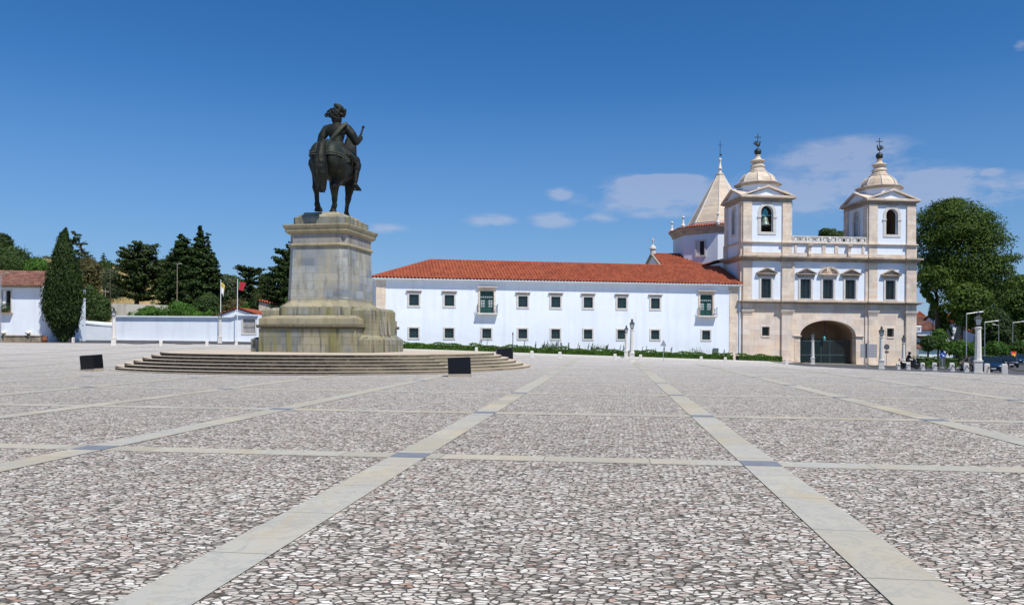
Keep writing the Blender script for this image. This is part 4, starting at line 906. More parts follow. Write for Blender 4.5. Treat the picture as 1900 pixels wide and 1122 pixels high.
# ------------------------------------------------------------------ horse and rider
S = 2.5
st = thing('equestrian_statue','dark bronze statue of a plumed rider on a walking horse, on the pedestal','statue', Vector((at(623,640,49.3).x,49.3,PT+8.36)), R(-6))
def q(p): return (p[0]*S,p[1]*S,p[2]*S)
class HB(MB):
    def c(s,a,b,ra,rb,n=14): return s.caps(q(a),q(b),ra*S,rb*S,n)
    def chain(s,pts,n=14):
        for (a,ra),(b,rb) in zip(pts[:-1],pts[1:]): s.c(a,b,ra,rb,n)
        return s
    def e(s,c,r,rot=None): return s.ball(q(c),tuple(x*S for x in r),20,14,rot)
h = HB()
h.e((0,-.60,1.30),(.36,.46,.385)); h.e((-.16,-.74,1.26),(.22,.35,.36)); h.e((.16,-.74,1.26),(.22,.35,.36))
h.e((0,.0,1.18),(.38,.72,.38)); h.e((0,.52,1.25),(.27,.36,.42)); h.c((0,-.35,1.47),(0,.5,1.50),.17,.17)
h.chain([((0,.62,1.40),.27),((0,.88,1.72),.19),((0,1.05,2.02),.14)]); h.chain([((0,1.02,2.06),.13),((0,1.20,1.98),.125),((0,1.42,1.66),.07),((0,1.46,1.58),.075)])
for s in (-1,1): h.c((s*.06,1.02,2.14),(s*.075,1.03,2.30),.035,.012,8)
# hind legs
h.chain([((-.20,-.66,1.12),.27),((-.22,-.58,.92),.20),((-.22,-.80,.60),.10),((-.22,-.86,.54),.09),((-.21,-.83,.40),.06),((-.21,-.80,.20),.054),((-.21,-.79,.15),.072),((-.21,-.72,.08),.065)])
h.chain([((.20,-.62,1.12),.27),((.20,-.45,.92),.20),((.14,-.55,.68),.10),((.12,-.58,.62),.088),((.10,-.46,.44),.056),((.08,-.38,.26),.05),((.07,-.36,.20),.068),((.03,-.34,.10),.066)])
# fore legs
h.chain([((.20,.50,1.0),.18),((.18,.48,.80),.13),((.14,.50,.56),.080),((.13,.51,.50),.082),((.11,.50,.36),.054),((.09,.49,.16),.052),((.09,.50,.13),.068),((.09,.54,.07),.062)])
h.chain([((-.20,.50,1.0),.17),((-.22,.47,.80),.12),((-.22,.50,.56),.075),((-.22,.50,.50),.078),((-.22,.49,.36),.052),((-.22,.47,.16),.05),((-.22,.48,.13),.066),((-.22,.54,.07),.062)])
horse = h.remesh('horse', M['bronze'], st, .045, 3)
hf = HB()
for (x,y,z,tl) in ((-.21,-.70,.0,0),(.03,-.34,.0,0),(.09,.56,.0,0),(-.22,.56,.0,0)):
    hb = HB(); r0 = .095*S; hb.lathe([(r0,0),(r0*.98,.05*S),(r0*.72,.10*S)],14,x*S,y*S); hb.v = [(a,b_,c_+z*S) for a,b_,c_ in hb.v]; hb.build('hoof', M['bronze'], horse)
t = HB(); t.chain([((0,-.94,1.60),.06),((0,-1.10,1.46),.10),((.0,-1.19,1.18),.13),((.0,-1.20,.92),.165),((-.01,-1.16,.70),.15),((-.02,-1.10,.52),.11),((-.02,-1.07,.42),.05)])
for k in range(26):
    a = random.uniform(0,2*math.pi); dx = math.cos(a)*.125; dy = math.sin(a)*.125; zz = random.uniform(.36,.62)
    t.chain([((dx*.7,-1.12+dy*.6,1.36),.022),((dx,-1.20+dy,1.05),.034),((dx*1.15,-1.18+dy*1.1,.78),.034),((dx*.8,-1.10+dy*.6,zz),.014)],7)
t.remesh('tail', M['bronze'], horse, .032, 1)
mn = HB()
for k in range(14):
    f = k/13; y = .62+.40*f; z = 1.62+.46*f; mn.c((.0,y-.06,z+.02),(.12*(-1)**k+.02,y-.10,z-.16),.05,.02,8)
mn.remesh('mane', M['bronze'], horse, .035, 1)
# saddle cloth over the croup with a band
cl = HB(); cl.e((0,-.60,1.30),(.378,.478,.402)); cl.e((-.16,-.74,1.26),(.236,.366,.378)); cl.e((.16,-.74,1.26),(.236,.366,.378)); cl.c((0,-.35,1.47),(0,.15,1.48),.20,.20); cl.e((0,-.1,1.26),(.40,.5,.40))
o = cl.remesh('saddle_cloth', M['bronze3'], horse, .05, 2)
bm = bmesh.new(); bm.from_mesh(o.data); bmesh.ops.bisect_plane(bm, geom=bm.verts[:]+bm.edges[:]+bm.faces[:], plane_co=(0,0,1.27*S), plane_no=(0,0,-1), clear_outer=True)
edge_pts = [v.co.copy() for v in bm.verts if v.is_boundary]; bm.to_mesh(o.data); bm.free()
tr = MB()
for p in edge_pts[::2]:
    for dz in (0,.13): tr.ball((p.x*1.005,p.y*1.0,p.z+dz),.035,6,4)
tag(tr.build('cloth_trim', M['bronze2'], o, True), kind='stuff')
# rider
r = HB()
r.e((0,-.04,1.66),(.22,.19,.17)); r.chain([((0,-.04,1.66),.175),((0,-.03,1.84),.165),((0,-.0,2.02),.20),((0,.0,2.10),.19)]); r.c((-.17,-.01,2.14),(.17,-.01,2.14),.115,.115); r.e((0,-.07,2.06),(.25,.13,.17))
r.c((0,.01,2.22),(0,.03,2.36),.07,.065); r.e((0,.04,2.43),(.095,.12,.13)); r.e((0,-.03,2.36),(.13,.10,.14))
r.chain([((-.26,0,2.12),.115),((-.36,-.03,1.95),.105),((-.41,-.03,1.80),.085)]); r.chain([((-.41,-.03,1.80),.085),((-.32,.18,1.74),.06),((-.16,.34,1.74),.045)])
r.chain([((.26,0,2.12),.12),((.38,.0,1.98),.11),((.46,.05,1.82),.095)]); r.chain([((.46,.05,1.82),.095),((.49,.15,1.87),.075),((.50,.28,1.98),.05)])
for s in (-1,1):
    r.chain([((s*.12,.0,1.60),.17),((s*.38,.28,1.40),.125),((s*.40,.32,1.30),.10),((s*.405,.27,1.12),.085),((s*.41,.20,.86),.055)]); r.c((s*.405,.29,1.22),(s*.40,.30,1.30),.11,.125)
    r.chain([((s*.41,.17,.78),.055),((s*.43,.25,.73),.05),((s*.46,.38,.71),.04)])
rider = r.remesh('rider', M['bronze'], st, .032, 2)
hd = HB(); hd.e((.50,.30,2.0),(.035,.05,.045))
for k in range(4): a = .03*k; hd.chain([((.47+.008*k,.29,2.035-a),.014),((.475+.01*k,.35,2.03-a),.014),((.515,.365,2.025-a),.013),((.54,.34,2.02-a),.011)],7)
hd.chain([((.49,.27,2.02),.016),((.53,.28,2.055),.014),((.545,.31,2.07),.012)],7); hd.remesh('hand', M['bronze'], rider, .018, 1)
hd = HB(); hd.e((-.14,.37,1.745),(.04,.05,.035))
for k in range(4): hd.chain([((-.17+.022*k,.40,1.76),.012),((-.165+.022*k,.44,1.75),.012),((-.16+.022*k,.45,1.715),.011),((-.16+.022*k,.42,1.70),.01)],7)
hd.chain([((-.10,.36,1.76),.014),((-.08,.40,1.775),.012)],7); hd.remesh('hand', M['bronze'], rider, .018, 1)
HB().c((.485,.26,1.93),(.545,.38,2.26),.022,.024,10).c((.545,.38,2.26),(.548,.386,2.275),.036,.034,10).build('baton', M['bronze'], rider, True)
sa = HB()
for k in range(17):
    f = k/16; x = .24-.44*f; z = 2.20-.50*f; y = -.155-.06*math.sin(math.pi*min(1,f*1.1))+.04*f; sa.e((x,y,z),(.055,.032,.045))
    for d_ in (-.062,.062): sa.e((x+d_*.75,y+.012,z+d_*.66),(.03,.026,.03))
sa.remesh('sash', M['bronze2'], rider, .022, 1)
sk = HB()
for k in range(15):
    a = R(-205+k*230/14); x = math.cos(a); y = math.sin(a); sk.chain([((x*.17,-.04+y*.15,1.74),.05),((x*.27,-.06+y*.26,1.60),.055),((x*.36+(.05 if x>0 else -.03),-.02+y*.36,1.44),.048),((x*.40+(.06 if x>0 else -.03),.04+y*.36,1.30 if x>.2 else 1.38),.03)],9)
sk.remesh('coat_skirt', M['bronze'], rider, .03, 1)
HB().c((-.14,-.16,1.74),(-.50,-.52,1.48),.03,.022,8).c((-.14,-.16,1.74),(-.20,-.10,1.86),.03,.02,8).e((-.17,-.17,1.80),(.06,.09,.03)).build('sword', M['bronze'], rider, True)
ht = HB(); ht.e((.0,.03,2.50),(.23,.21,.045), Matrix.Rotation(R(14),3,'Y')); ht.e((0,.03,2.56),(.115,.12,.10)); ht.chain([((.10,.0,2.50),.07),((.20,.0,2.50),.06),((.235,-.02,2.60),.045)])
for (c_,r0) in (((-.30,-.04,2.47),.065),((-.21,-.08,2.53),.075),((-.13,-.12,2.57),.07),((-.04,-.14,2.58),.075),((-.10,-.13,2.48),.07),((.03,-.14,2.50),.075),((.08,-.12,2.56),.06),((-.18,-.09,2.44),.06),((-.02,-.13,2.42),.08),((.05,-.12,2.38),.07),((-.08,-.1,2.38),.07)):
    N = 9
    for k in range(N):
        a = 2*math.pi*k/N*.8; b_ = 2*math.pi*(k+1)/N*.8; rr = r0*.6; ht.c((c_[0]+rr*math.cos(a),c_[1],c_[2]+rr*math.sin(a)),(c_[0]+rr*math.cos(b_),c_[1]-.008,c_[2]+rr*math.sin(b_)),r0*.42,r0*.4,8)
ht.chain([((.12,-.02,2.56),.06),((.10,-.05,2.64),.075),((.03,-.06,2.70),.07),((-.03,-.06,2.73),.055)]); ht.chain([((.20,-.03,2.58),.05),((.14,-.05,2.66),.055),((.08,-.06,2.72),.04)])
ht.v = [((x)*.86,(y-.04*S)*.9+.04*S,(z-2.46*S)*.9+2.46*S) for x,y,z in ht.v]
ht.remesh('plumed_hat', M['bronze'], rider, .024, 1)
MB().tube([q((.41,.30,1.28)),q((.415,.26,.80))],.03,6).build('stirrup_strap', M['bronze'], rider)
sp_ = HB(); sp_.chain([((.36,.22,.69),.016),((.36,.27,.68),.016),((.52,.30,.67),.016),((.53,.25,.69),.016),((.45,.22,.80),.016),((.36,.22,.69),.016)],6); sp_.build('stirrup', M['bronze'], rider)
# ------------------------------------------------------------------ floodlight boxes
def flood(px, py, w, d_, hgt, rz, tilt, lab):
    p = G(px,py); t_ = thing('floodlight_box', lab, 'floodlight', p, rz, 'black floodlight boxes around the monument')
    bevel(MB().box(-w/2-.03,w/2+.03,-d_/2,d_/2,-.1,.13).build('concrete_base', M['granite'], t_),.01,1)
    o = MB().box(-w/2,w/2,-d_/2,d_/2,0,hgt).build('lamp_housing', M['black'], t_); bevel(o,.012,2); o.location = (0,0,.10); o.rotation_euler = (R(-tilt),R(-3),0)
    g_ = MB().box(-w/2+.05,w/2-.05,-d_/2+.05,d_/2-.05,hgt+.003,hgt+.012).build('glass_cover', M['glass'], o)
flood(171,688,.92,.55,.68,R(-22),-4,'black floodlight box on a concrete base, standing alone left of the steps')
flood(853,698.5,1.02,.62,.74,R(4),6,'black floodlight box on a concrete base in front of the steps, right of the pedestal')
flood(936,669,1.15,.6,.8,R(10),5,'black floodlight box half hidden behind the right end of the steps')
# ------------------------------------------------------------------ lamp posts
def make_lamp():
    t = thing('lamp_post','','lamp post',(0,0,0),0,'stone lamp posts around the square')
    b = MB().box(-.24,.24,-.24,.24,-.15,.10).box(-.205,.205,-.205,.205,.10,.66).box(-.24,.24,-.24,.24,.66,.73); bevel(b.build('base', M['marblew'], t),.015,2)
    MB().lathe([(.20,.70),(.215,.76),(.19,.86),(.15,2.42),(.145,2.50),(.18,2.56),(.20,2.62),(.14,2.66)],8,0,0,math.pi/8).build('shaft', M['marblew'], t)
    l = MB().lathe([(.10,2.66),(.10,2.72),(.16,2.76)],8); lt = l.build('lantern', M['iron'], t)
    g = MB().lathe([(.15,2.765),(.245,3.10)],4,0,0,math.pi/4).build('lantern_glass', M['lampglass'], lt)
    f = MB()
    for k in range(4):
        a = math.pi/4+k*math.pi/2; f.tube([(.155*math.cos(a),.155*math.sin(a),2.75),(.25*math.cos(a),.25*math.sin(a),3.11)],.016,5)
    f.lathe([(.30,3.10),(.31,3.13),(.13,3.28),(.10,3.30)],4,0,0,math.pi/4).lathe([(.08,3.28),(.09,3.34),(.06,3.38),(.12,3.42),(.03,3.46),(.015,3.56)],8)
    for k in range(4):
        a = math.pi/4+k*math.pi/2; f.tube([(.06*math.cos(a),.06*math.sin(a),3.36),(.14*math.cos(a),.14*math.sin(a),3.47)],[.02,.006],4)
    f.build('lantern_cap', M['iron'], lt); return t
lamp0 = make_lamp(); used = [0]
lamps = [(1815,46,1,'in front of the parked cars, biggest of all'),(211,75,1,'at the left end of the white wall'),(408,90,1,'before the white wall, below the white flag'),
 (754,95,1,'just right of the pedestal'),(1162,87,1,'before the hedge, the smaller of a pair'),(1172.5,65,1,'before the hedge, the taller of a pair'),
 (1508,88,1,'standing in front of the dark church gate'),(1635.5,65.5,1,'beside the grey direction boards'),(1676.5,87,1,'at the church corner behind the scooter')]
for i,(px,Y,sc,lab) in enumerate(lamps):
    o = lamp0 if i == 0 else copy_tree(lamp0); p = gp(px,Y); o.location = p; o.rotation_euler = (0,0,-math.atan2(p.x,p.y)*.8); o['label'] = 'white stone lamp post with glass lantern '+lab
# ------------------------------------------------------------------ bollards and chains
def make_bollard():
    b = MB(); b.taper(-.15,.15,-.14,.14,-.15,.50,.01); b.taper(-.14,.14,-.13,.13,.50,.56,.03); o = b.build('bollard', M['marblew']); bevel(o,.02,2); return o
bol0 = make_bollard(); tag(bol0,'', 'bollard','low white stone bollards edging the square')
BL = [(136,634.8,'beside the cypress foot, leftmost'),(298.5,640.5,'before the white wall, between the two left lamp posts'),(384,643.6,'just left of the lamp post at the white wall'),(438.5,644,'below the barred window of the wall'),
 (833,649,'half hidden behind the platform top, nearer the pedestal'),(884,652,'peeping above the platform right of the pedestal'),(987,662,'right of the thin pole, just past the steps'),(1038.8,664,'between the steps and the lamp pair, before the hedge'),
 (1141,667.4,'just left of the lamp pair'),(1188.5,668.6,'just right of the lamp pair'),(1301,671.5,'below the right balcony window before the hedge'),(1346,673,'beside the small grey box at the hedge'),
 (1459.8,677.6,'left of the lamp post at the church gate'),(1666.7,685.2,'just left of the scooter'),(1685.5,686,'overlapping the scooter and rider'),(1712,687.8,'first to the right of the church corner'),
 (1734,688.8,'second to the right of the church corner'),(1766.5,690.3,'below the round blue sign'),(1793,691.3,'just left of the big right lamp post'),(1831.5,693,'in front of the blue car, right of the big lamp post'),(1864,694.5,'rightmost')]
BP = []
for i,(px,py,lab) in enumerate(BL):
    o = bol0 if i == 0 else bol0.copy()
    if i: C.objects.link(o)
    if px < 500: Yb = {136:84,298.5:76,384:80,438.5:84}[px]; p = gp(px,Yb)
    elif px < 900: p = gp(px,{833:88,884:84}[px])
    else:
        hh = {1459.8:82,1666.7:67,1685.5:64,1712:58,1734:55,1766.5:51,1793:48.5,1831.5:46.5,1864:45}.get(px); p = gp(px,hh) if hh else G(px,py)
        if p.y > 78 and not hh: p = gp(px,78)
    o.location = p; o.rotation_euler = (0,0,-math.atan2(p.x,p.y)*.75+R(random.uniform(-5,5))); o['label'] = 'low white stone bollard '+lab; BP.append(p)
def chain(a,b,lab,za=.45,zb=.45,sag=.28):
    a = a+Vector((0,0,za)); b = b+Vector((0,0,zb)); n = 18
    pts = [a.lerp(b,i/n)-Vector((0,0,sag*4*(i/n)*(1-i/n))) for i in range(n+1)]; base = (a+b)/2; base.z -= za
    o = MB().tube([p-base for p in pts],.028,5).build('chain', M['rust'], None); o.location = base; tag(o,'sagging dark chain '+lab,'chain','chains hung between the bollards')
M['rust'] = plain('rusty_chain', (.075,.055,.045), .8, .3)
lp = {px: gp(px,Y) for px,Y,_,_ in lamps}
chain(BP[0],lp[211],'between the leftmost bollard and the left lamp post'); chain(lp[211],BP[1],'right of the left lamp post'); chain(BP[1],BP[2],'in front of the middle of the white wall'); chain(BP[2],BP[3],'left of the barred window, before the white wall')
chain(BP[3],gp(480,88),'running from below the barred window towards the pedestal')
chain(gp(1420,84),BP[12],'before the church wall, left of the gate bollard'); chain(BP[12],lp[1508],'between bollard and lamp post at the church gate')
chain(gp(1608,70),lp[1635.5],'between the direction boards and the next lamp post',.5); chain(lp[1635.5],BP[13],'between the lamp post and the scooter')
chain(BP[13],BP[14],'in front of the scooter wheel'); chain(BP[14],BP[15],'right of the scooter'); chain(BP[15],BP[16],'right of the church corner'); chain(BP[16],BP[17],'left of the bollard under the blue sign'); chain(BP[17],BP[18],'right of the bollard under the blue sign'); chain(BP[18],lp[1815],'reaching the big right lamp post'); chain(BP[19],BP[20],'in front of the blue car'); chain(BP[20],gp(1925,45),'leaving the picture at the right edge')
# ------------------------------------------------------------------ signs and poles
def pole(name,lab,cat,px,Y,hgt,r=.04,mat='steel',zb=None):
    p = gp(px,Y); 
    if zb is not None: p.z = zb
    t = thing(name,lab,cat,p); MB().tube([(0,0,-.2),(0,0,hgt)],r,8).build('pole', M[mat], t); return t
t = pole('marker_pole','thin dark metal rod standing before the convent hedge, right of the steps','pole',951.5,62,2.05,.03,'iron')
MB().lathe([(.045,1.9),(.045,2.1),(.01,2.14)],8).build('cap', M['iron'], t)
t = pole('direction_board','grey back of a stack of seven direction boards on posts, right of the church gate','sign',1607,70,2.15,.05,'steel')
for k in range(7): MB().box(-.48,.95,-.03,.03,.98+k*.165,1.12+k*.165).build('board', M['signback'] if 'signback' in M else M['steel'], t)
MB().box(-.06,.06,-.06,-.031,.9,2.2).build('bracket', M['iron'], t)
t = pole('triangular_sign','grey back of a triangular road sign on a slim pole before the hedge','road sign',1231,73,1.45,.025,'steel')
b = MB().extr([(-.28,1.42),(.28,1.42),(0,1.98)],-.02,.02); b.build('sign_plate', M['signback'] if 'signback' in M else M['iron'], t)
M['signdark'] = plain('sign_back_dark', (.12,.13,.14), .5, .3)
t = pole('round_sign','dark back of a round road sign behind the lamp post near the church corner','road sign',1645,84,2.5,.03,'steel')
b = MB(); b.lathe([(.30,0),(.30,.03)],24); b.v = [(x,z-.05,2.15+y) for x,y,z in b.v]; o = b.build('sign_plate', M['signdark'], t); fix(o)
MB().box(-.2,.2,-.06,-.03,1.5,1.75).build('lower_plate', M['signdark'], t)
M['blue'] = plain('sign_blue', (.01,.06,.30), .4, 0, .1); M['wht'] = plain('sign_white', (.8,.8,.8), .4, 0, .05)
t = pole('blue_arrow_sign','round blue road sign with a white diagonal arrow, right of the church','road sign',1749,74,1.5,.03,'steel')
b = MB(); b.lathe([(.27,0),(.27,.03)],24); b.v = [(x,z-.06,1.45+y) for x,y,z in b.v]; o = b.build('sign_plate', M['blue'], t); fix(o)
b = MB(); b.box(-.17,.10,-.075,-.062,-.025,.025).add([(.04,-.07,-.10),(.20,-.07,0),(.04,-.07,.10),(.04,-.063,-.10),(.20,-.063,0),(.04,-.063,.10)],[(0,1,2),(5,4,3),(0,3,4,1),(1,4,5,2),(2,5,3,0)])
rm = Matrix.Rotation(R(45),3,'Y'); b.v = [tuple(rm @ Vector(v)+Vector((0,-.0,1.45))) for v in b.v]; b.build('arrow', M['wht'], o)
def street(px,Y,ytop,arm,lab,grp='tall grey street lamps'):
    p = gp(px,Y); top = at(px,ytop,Y).z-p.z; t = thing('street_lamp',lab,'street lamp',p,0,grp)
    MB().tube([(0,0,-.2),(0,0,1),(0,0,top)],[.06,.05,.035],8).build('pole', M['steel'], t)
    a = MB().tube([(0,0,top-.04),(arm*.5,0,top+.02*abs(arm)),(arm,0,top+.10*abs(arm))],[.035,.03,.03],6).build('arm', M['steel'], t)
    s = 1 if arm > 0 else -1
    MB().ball((arm+s*.25,0,top+.10*abs(arm)+.02),(.34,.13,.07),12,8,Matrix.Rotation(R(-6*s),3,'Y')).build('lamp_head', M['wht'], a, True); return t
street(1793,78,581,1.1,'tall grey street lamp with a long arm pointing right, nearest the big lamp post')
street(1827,95,597,1.1,'tall grey street lamp right of the big stone lamp post, arm pointing right')
street(1853,115,603,-.5,'tall grey street lamp with short arm turned left before the dark tree')
street(1879,128,598,1.4,'tall grey street lamp nearest the right edge behind the orange banner')
def spole(px,Y,ytop,lab,arm=0,mat='wood',zg=None):
    p = gp(px,Y); p.z = zg if zg is not None else p.z; top = at(px,ytop,Y).z-p.z
    t = thing('utility_pole',lab,'pole',p,0,'poles on the hillside'); MB().tube([(0,0,-1),(0,0,top)],[.055,.035],8).build('pole', M[mat], t)
    if arm: MB().tube([(0,0,top-.1),(arm,0,top+.05)],.05,6).ball((arm,0,top+.05),(.3,.12,.08),8,6).build('lamp_arm', M['granite'], t)
    else: MB().box(-.5,.5,-.05,.05,top-.4,top-.3).build('crossarm', M[mat], t)
    return t
spole(204,120,497,'brown wooden utility pole on the hillside between two trees')
spole(195,110,536,'grey concrete pole just right of the cypress',0,'granite')
spole(328,112,490,'slim grey lamp pole in front of the big conifer',.4,'granite')
t = spole(1,84,507,'grey street lamp rising behind the old tiled roof at the left edge',.6,'steel')
# flag poles
for (px,ytop,lab,c1,c2,mat) in ((409,520,'white flagpole with drooping white and yellow flag behind the white wall',(.8,.8,.78),(.62,.45,.10),'w'),(440,519,'white flagpole with drooping red flag, left of the gabled roof',(.45,.03,.05),(.50,.04,.06),'r')):
    p = gp(px,98); p.z = 1.2; top = at(px,ytop,98).z-p.z; t = thing('flagpole',lab,'flagpole',p); MB().tube([(0,0,-.5),(0,0,top)],[.06,.035],8).ball((0,0,top),.07,8,6).build('pole', M['wht'], t)
    fm = plain('flag_cloth_'+mat, c1, .9, 0, .1); vs = []; fs = []; nx,nz = 10,12; w_ = .95 if mat == 'r' else .45; hh = 1.0 if mat == 'r' else 1.35
    for j in range(nz+1):
        for i in range(nx+1): u = i/nx; v = j/nz; vs.append((.05+w_*u*(1-.35*v), .10*math.sin(u*9+v*3)*u, top-.25-(hh*v)-.45*u*u*(1 if mat=='w' else .45)))
    for j in range(nz):
        for i in range(nx): a = j*(nx+1)+i; fs.append((a,a+1,a+nx+2,a+nx+1))
    me = bpy.data.meshes.new('flag'); me.from_pydata(vs,[],fs); o = link('flag', me, fm, t, True); sm = o.modifiers.new('t','SOLIDIFY'); sm.thickness = .01
    if mat == 'w':
        f2 = plain('flag_yellow', c2, .9, 0, .1); me.materials.append(f2)
        for pl in me.polygons:
            if pl.index//nx < 5: pl.material_index = 1
    else:
        f2 = plain('flag_green', (.03,.16,.06), .9, 0, .1); me.materials.append(f2)
        for pl in me.polygons:
            if pl.index%nx < 2: pl.material_index = 1
# ------------------------------------------------------------------ hedges in front of the convent and church
def hedge(name, lab, pts, hgt, wdt, mat='hedge', dens=330, size=.18, grp=None, uneven=.12):
    base = Vector(pts[0]); t = thing(name,lab,'hedge',base,0,grp); P = []; N_ = []; rng = np.random.default_rng(int(abs(base.x)*10)); mb = MB()
    for a,b in zip(pts[:-1],pts[1:]):
        a = Vector(a); b = Vector(b); d = b-a; L = d.length; n = d.normalized(); s_ = Vector((-n.y,n.x,0)); k = int(L*dens)
        f = rng.random(k); sd = rng.uniform(-1,1,k); vz = rng.random(k)
        for i in range(k):
            h_ = hgt*(1+uneven*math.sin(f[i]*L*1.3+1)+uneven*.7*math.sin(f[i]*L*3.1)); p = a+d*f[i]
            u = rng.random()
            if u < .45: q_ = p+s_*(sd[i]*wdt/2)+Vector((0,0,h_+rng.normal(0,.03))); nn = Vector((0,0,1))
            elif u < .9: q_ = p-s_*(wdt/2+rng.normal(0,.03))+Vector((0,0,h_*vz[i])); nn = -s_+Vector((0,0,.3))
            else: q_ = p+s_*(wdt/2)+Vector((0,0,h_*vz[i])); nn = s_
            P.append(tuple(q_-base)); N_.append(tuple(nn))
        m_ = max(1,int(L/1.0))
        for i in range(m_):
            p0 = a+d*(i/m_)-base; p1 = a+d*((i+1)/m_)-base; z0 = min(p0.z,p1.z)-.2; hh = hgt*(1-uneven)*.97; w_ = s_*(wdt*.44)
            mb.add([tuple(x) for x in (p0-w_,p1-w_,p1+w_,p0+w_)],[]) if False else None
            q4 = [p0-w_,p1-w_,p1+w_,p0+w_]; mb.add([(x.x,x.y,x.z-.2) for x in q4]+[(x.x,x.y,x.z+hh) for x in q4],[(3,2,1,0),(4,5,6,7),(0,1,5,4),(1,2,6,5),(2,3,7,6),(3,0,4,7)])
    quads('leaves', P, N_, size, M[mat], t, .8, 0, .6); mb.build('branches', M['twig'], t); return t
M['twig'] = plain('hedge_core', (.02,.032,.010), .95)
def cvp(s, off, dz=0):   # point in front of the convent wall
    x = CO.x+s*math.cos(cb)+off*math.sin(cb); y = CO.y+s*math.sin(cb)-off*math.cos(cb); return (x,y,gz(x,y)+dz)
hedge('hedge','long low green hedge with tall weeds along the foot of the convent wall',[cvp(s,2.0) for s in (2,10,20,30,40.4)],.75,1.3)
hedge('hedge','short trimmed green hedge in front of the left corner of the church',[cvp(41.2,2.0),cvp(43.5,2.2),cvp(46.3,2.6)],.72,1.2)
# weeds above the hedge
rng = np.random.default_rng(5); P = []; N_ = []
for k in range(60):
    s = rng.choice([rng.uniform(10,40), rng.uniform(18,21), rng.uniform(22,30)]); x,y,z = cvp(s,rng.uniform(1.5,2.4)); hg = rng.uniform(.25,.8)
    for j in range(26): f = j/26; P.append((x+rng.normal(0,.05*(1.2-f))+f*hg*.15,y+rng.normal(0,.04),z+.7+hg*f)); N_.append((rng.normal(),rng.normal()-1,.1))
for (sc,n_) in ((19.2,220),(24.6,120),(36.2,160)):
    for j in range(n_): x,y,z = cvp(sc+rng.normal(0,.55),rng.uniform(1.5,2.5)); P.append((x,y,z+.75+abs(rng.normal(0,.28)))); N_.append((rng.normal(),-1,.4))
tag(quads('tall_weeds', P, N_, .075, M['cedar2'], None, 2.4, 1.4, .4),'thin weeds and grasses growing out above the convent hedge','weeds',None,'stuff')
o = MB(); k0 = [cvp(s,4.6) for s in np.linspace(2,46,45)]; k1 = [cvp(s,.5) for s in np.linspace(2,46,45)]; vs = [(x,y,z+.10) for x,y,z in k0]+[(x,y,z+.10) for x,y,z in k1]+[(x,y,z-.1) for x,y,z in k0]
o.add(vs,[(i,i+1,46+i,45+i) for i in range(44)]+[(90+i,91+i,i+1,i) for i in range(44)]); sw_ = o.build('sidewalk', M['marblew']); fix(sw_); tag(sw_,kind='structure')
# utility cabinet
p = Vector(cvp(38.9,1.2)); t = thing('utility_cabinet','small grey-green metal cabinet behind the hedge near the right end of the convent','cabinet',p,cb)
bevel(MB().box(-.3,.3,-.15,.15,0,1.35).build('cabinet_body', M['steelg'] if 'steelg' in M else M['teal'], t),.02,2); MB().box(-.33,.33,-.18,.18,1.35,1.40).build('cabinet_top', M['steel'], t)
# ------------------------------------------------------------------ white garden wall on the left
wy = 99.0
def wpt(px,y,Y=wy): p = at(px,y,Y); return p
wl = thing('garden_wall','long white garden wall with grey coping behind the chained bollards, left of the monument','wall',(wpt(213,640).x,wy,.8))
ox = wl.location.x; oz = .8; zt = wpt(350,588.5).z-oz
X1 = wpt(428,588).x-ox; X2 = wpt(440,583).x-ox; X3 = wpt(478,583).x-ox; X4 = wpt(497,590).x-ox; zh = wpt(460,584).z-oz
ww0,ww1 = wpt(451,600).x-ox, wpt(473.5,600).x-ox; wz0,wz1 = wpt(462,618).z-oz, wpt(462,592).z-oz
b = MB(); panel(b,(0,0),(1,0),X1,-.6,zt,[],.45); b.extr([(X1,-.6),(X2,-.6),(X2,zh-.1),(X2-.3,zt+.15),(X1,zt)],0,.45)
panel(b,(X2,0),(1,0),X3-X2,-.6,zh-.1,[(ww0-X2,ww1-X2,wz0,wz1)],.45); b.extr([(X3,-.6),(X4+3,-.6),(X4+3,zt),(X3+.8,zt),(X3+.3,zt+.3),(X3,zh-.1)],0,.45)
wb = b.build('wall_body', M['lime'], wl)
b = MB().box(-.05,X1,-.30,.55,zt,zt+.14).box(X2-.1,X3+.1,-.30,.55,zh-.1,zh+.04)
for i in range(6):
    a = X1+(X2-.1-X1)*i/6; c = X1+(X2-.1-X1)*(i+1)/6; f0 = (i/6)**2.2; f1 = ((i+1)/6)**2.2; za = zt+(zh-.1-zt)*f0; zc = zt+(zh-.1-zt)*f1
    b.add([(a,-.3,za),(c,-.3,zc),(c,.55,zc),(a,.55,za),(a,-.3,za+.16),(c,-.3,zc+.16),(c,.55,zc+.16),(a,.55,za+.16)],[(3,2,1,0),(4,5,6,7),(0,1,5,4),(2,3,7,6)])
b.build('coping', M['lime'], wl)
w = MB().box(ww0,ww1,.14,.18,wz0,wz1).build('window', M['frame'], wl)
surround(w,ww0,ww1,wz0,wz1,.2,-.06,.1); b = MB()
for i in range(1,10): x = ww0+(ww1-ww0)*i/10; b.box(x-.012,x+.012,.02,.04,wz0,wz1)
b.box(ww0,ww1,.05,.08,wz0+.8,wz0+.83).build('window_bars', M['iron'], w)
# lower wall at the far left with sloping cap
a = wpt(140,640,96); b_ = wpt(214,640,97); w2 = thing('low_wall','lower white wall with rounded cap between the cypress and the left lamp post','wall',(a.x,96,.9))
L = b_.x-a.x; b = MB(); b.extr([(0,-.5),(L,-.5),(L,wpt(214,606,96).z-.9),(0,wpt(145,601,96).z-.9)],0,.5); b.build('wall_body', M['lime'], w2)
b = MB(); b.tube([(-.1,.25,wpt(145,598.5,96).z-.9),(L+.05,.25,wpt(214,603.5,96).z-.9)],.34,10).build('wall_cap', M['lime'], w2, True)
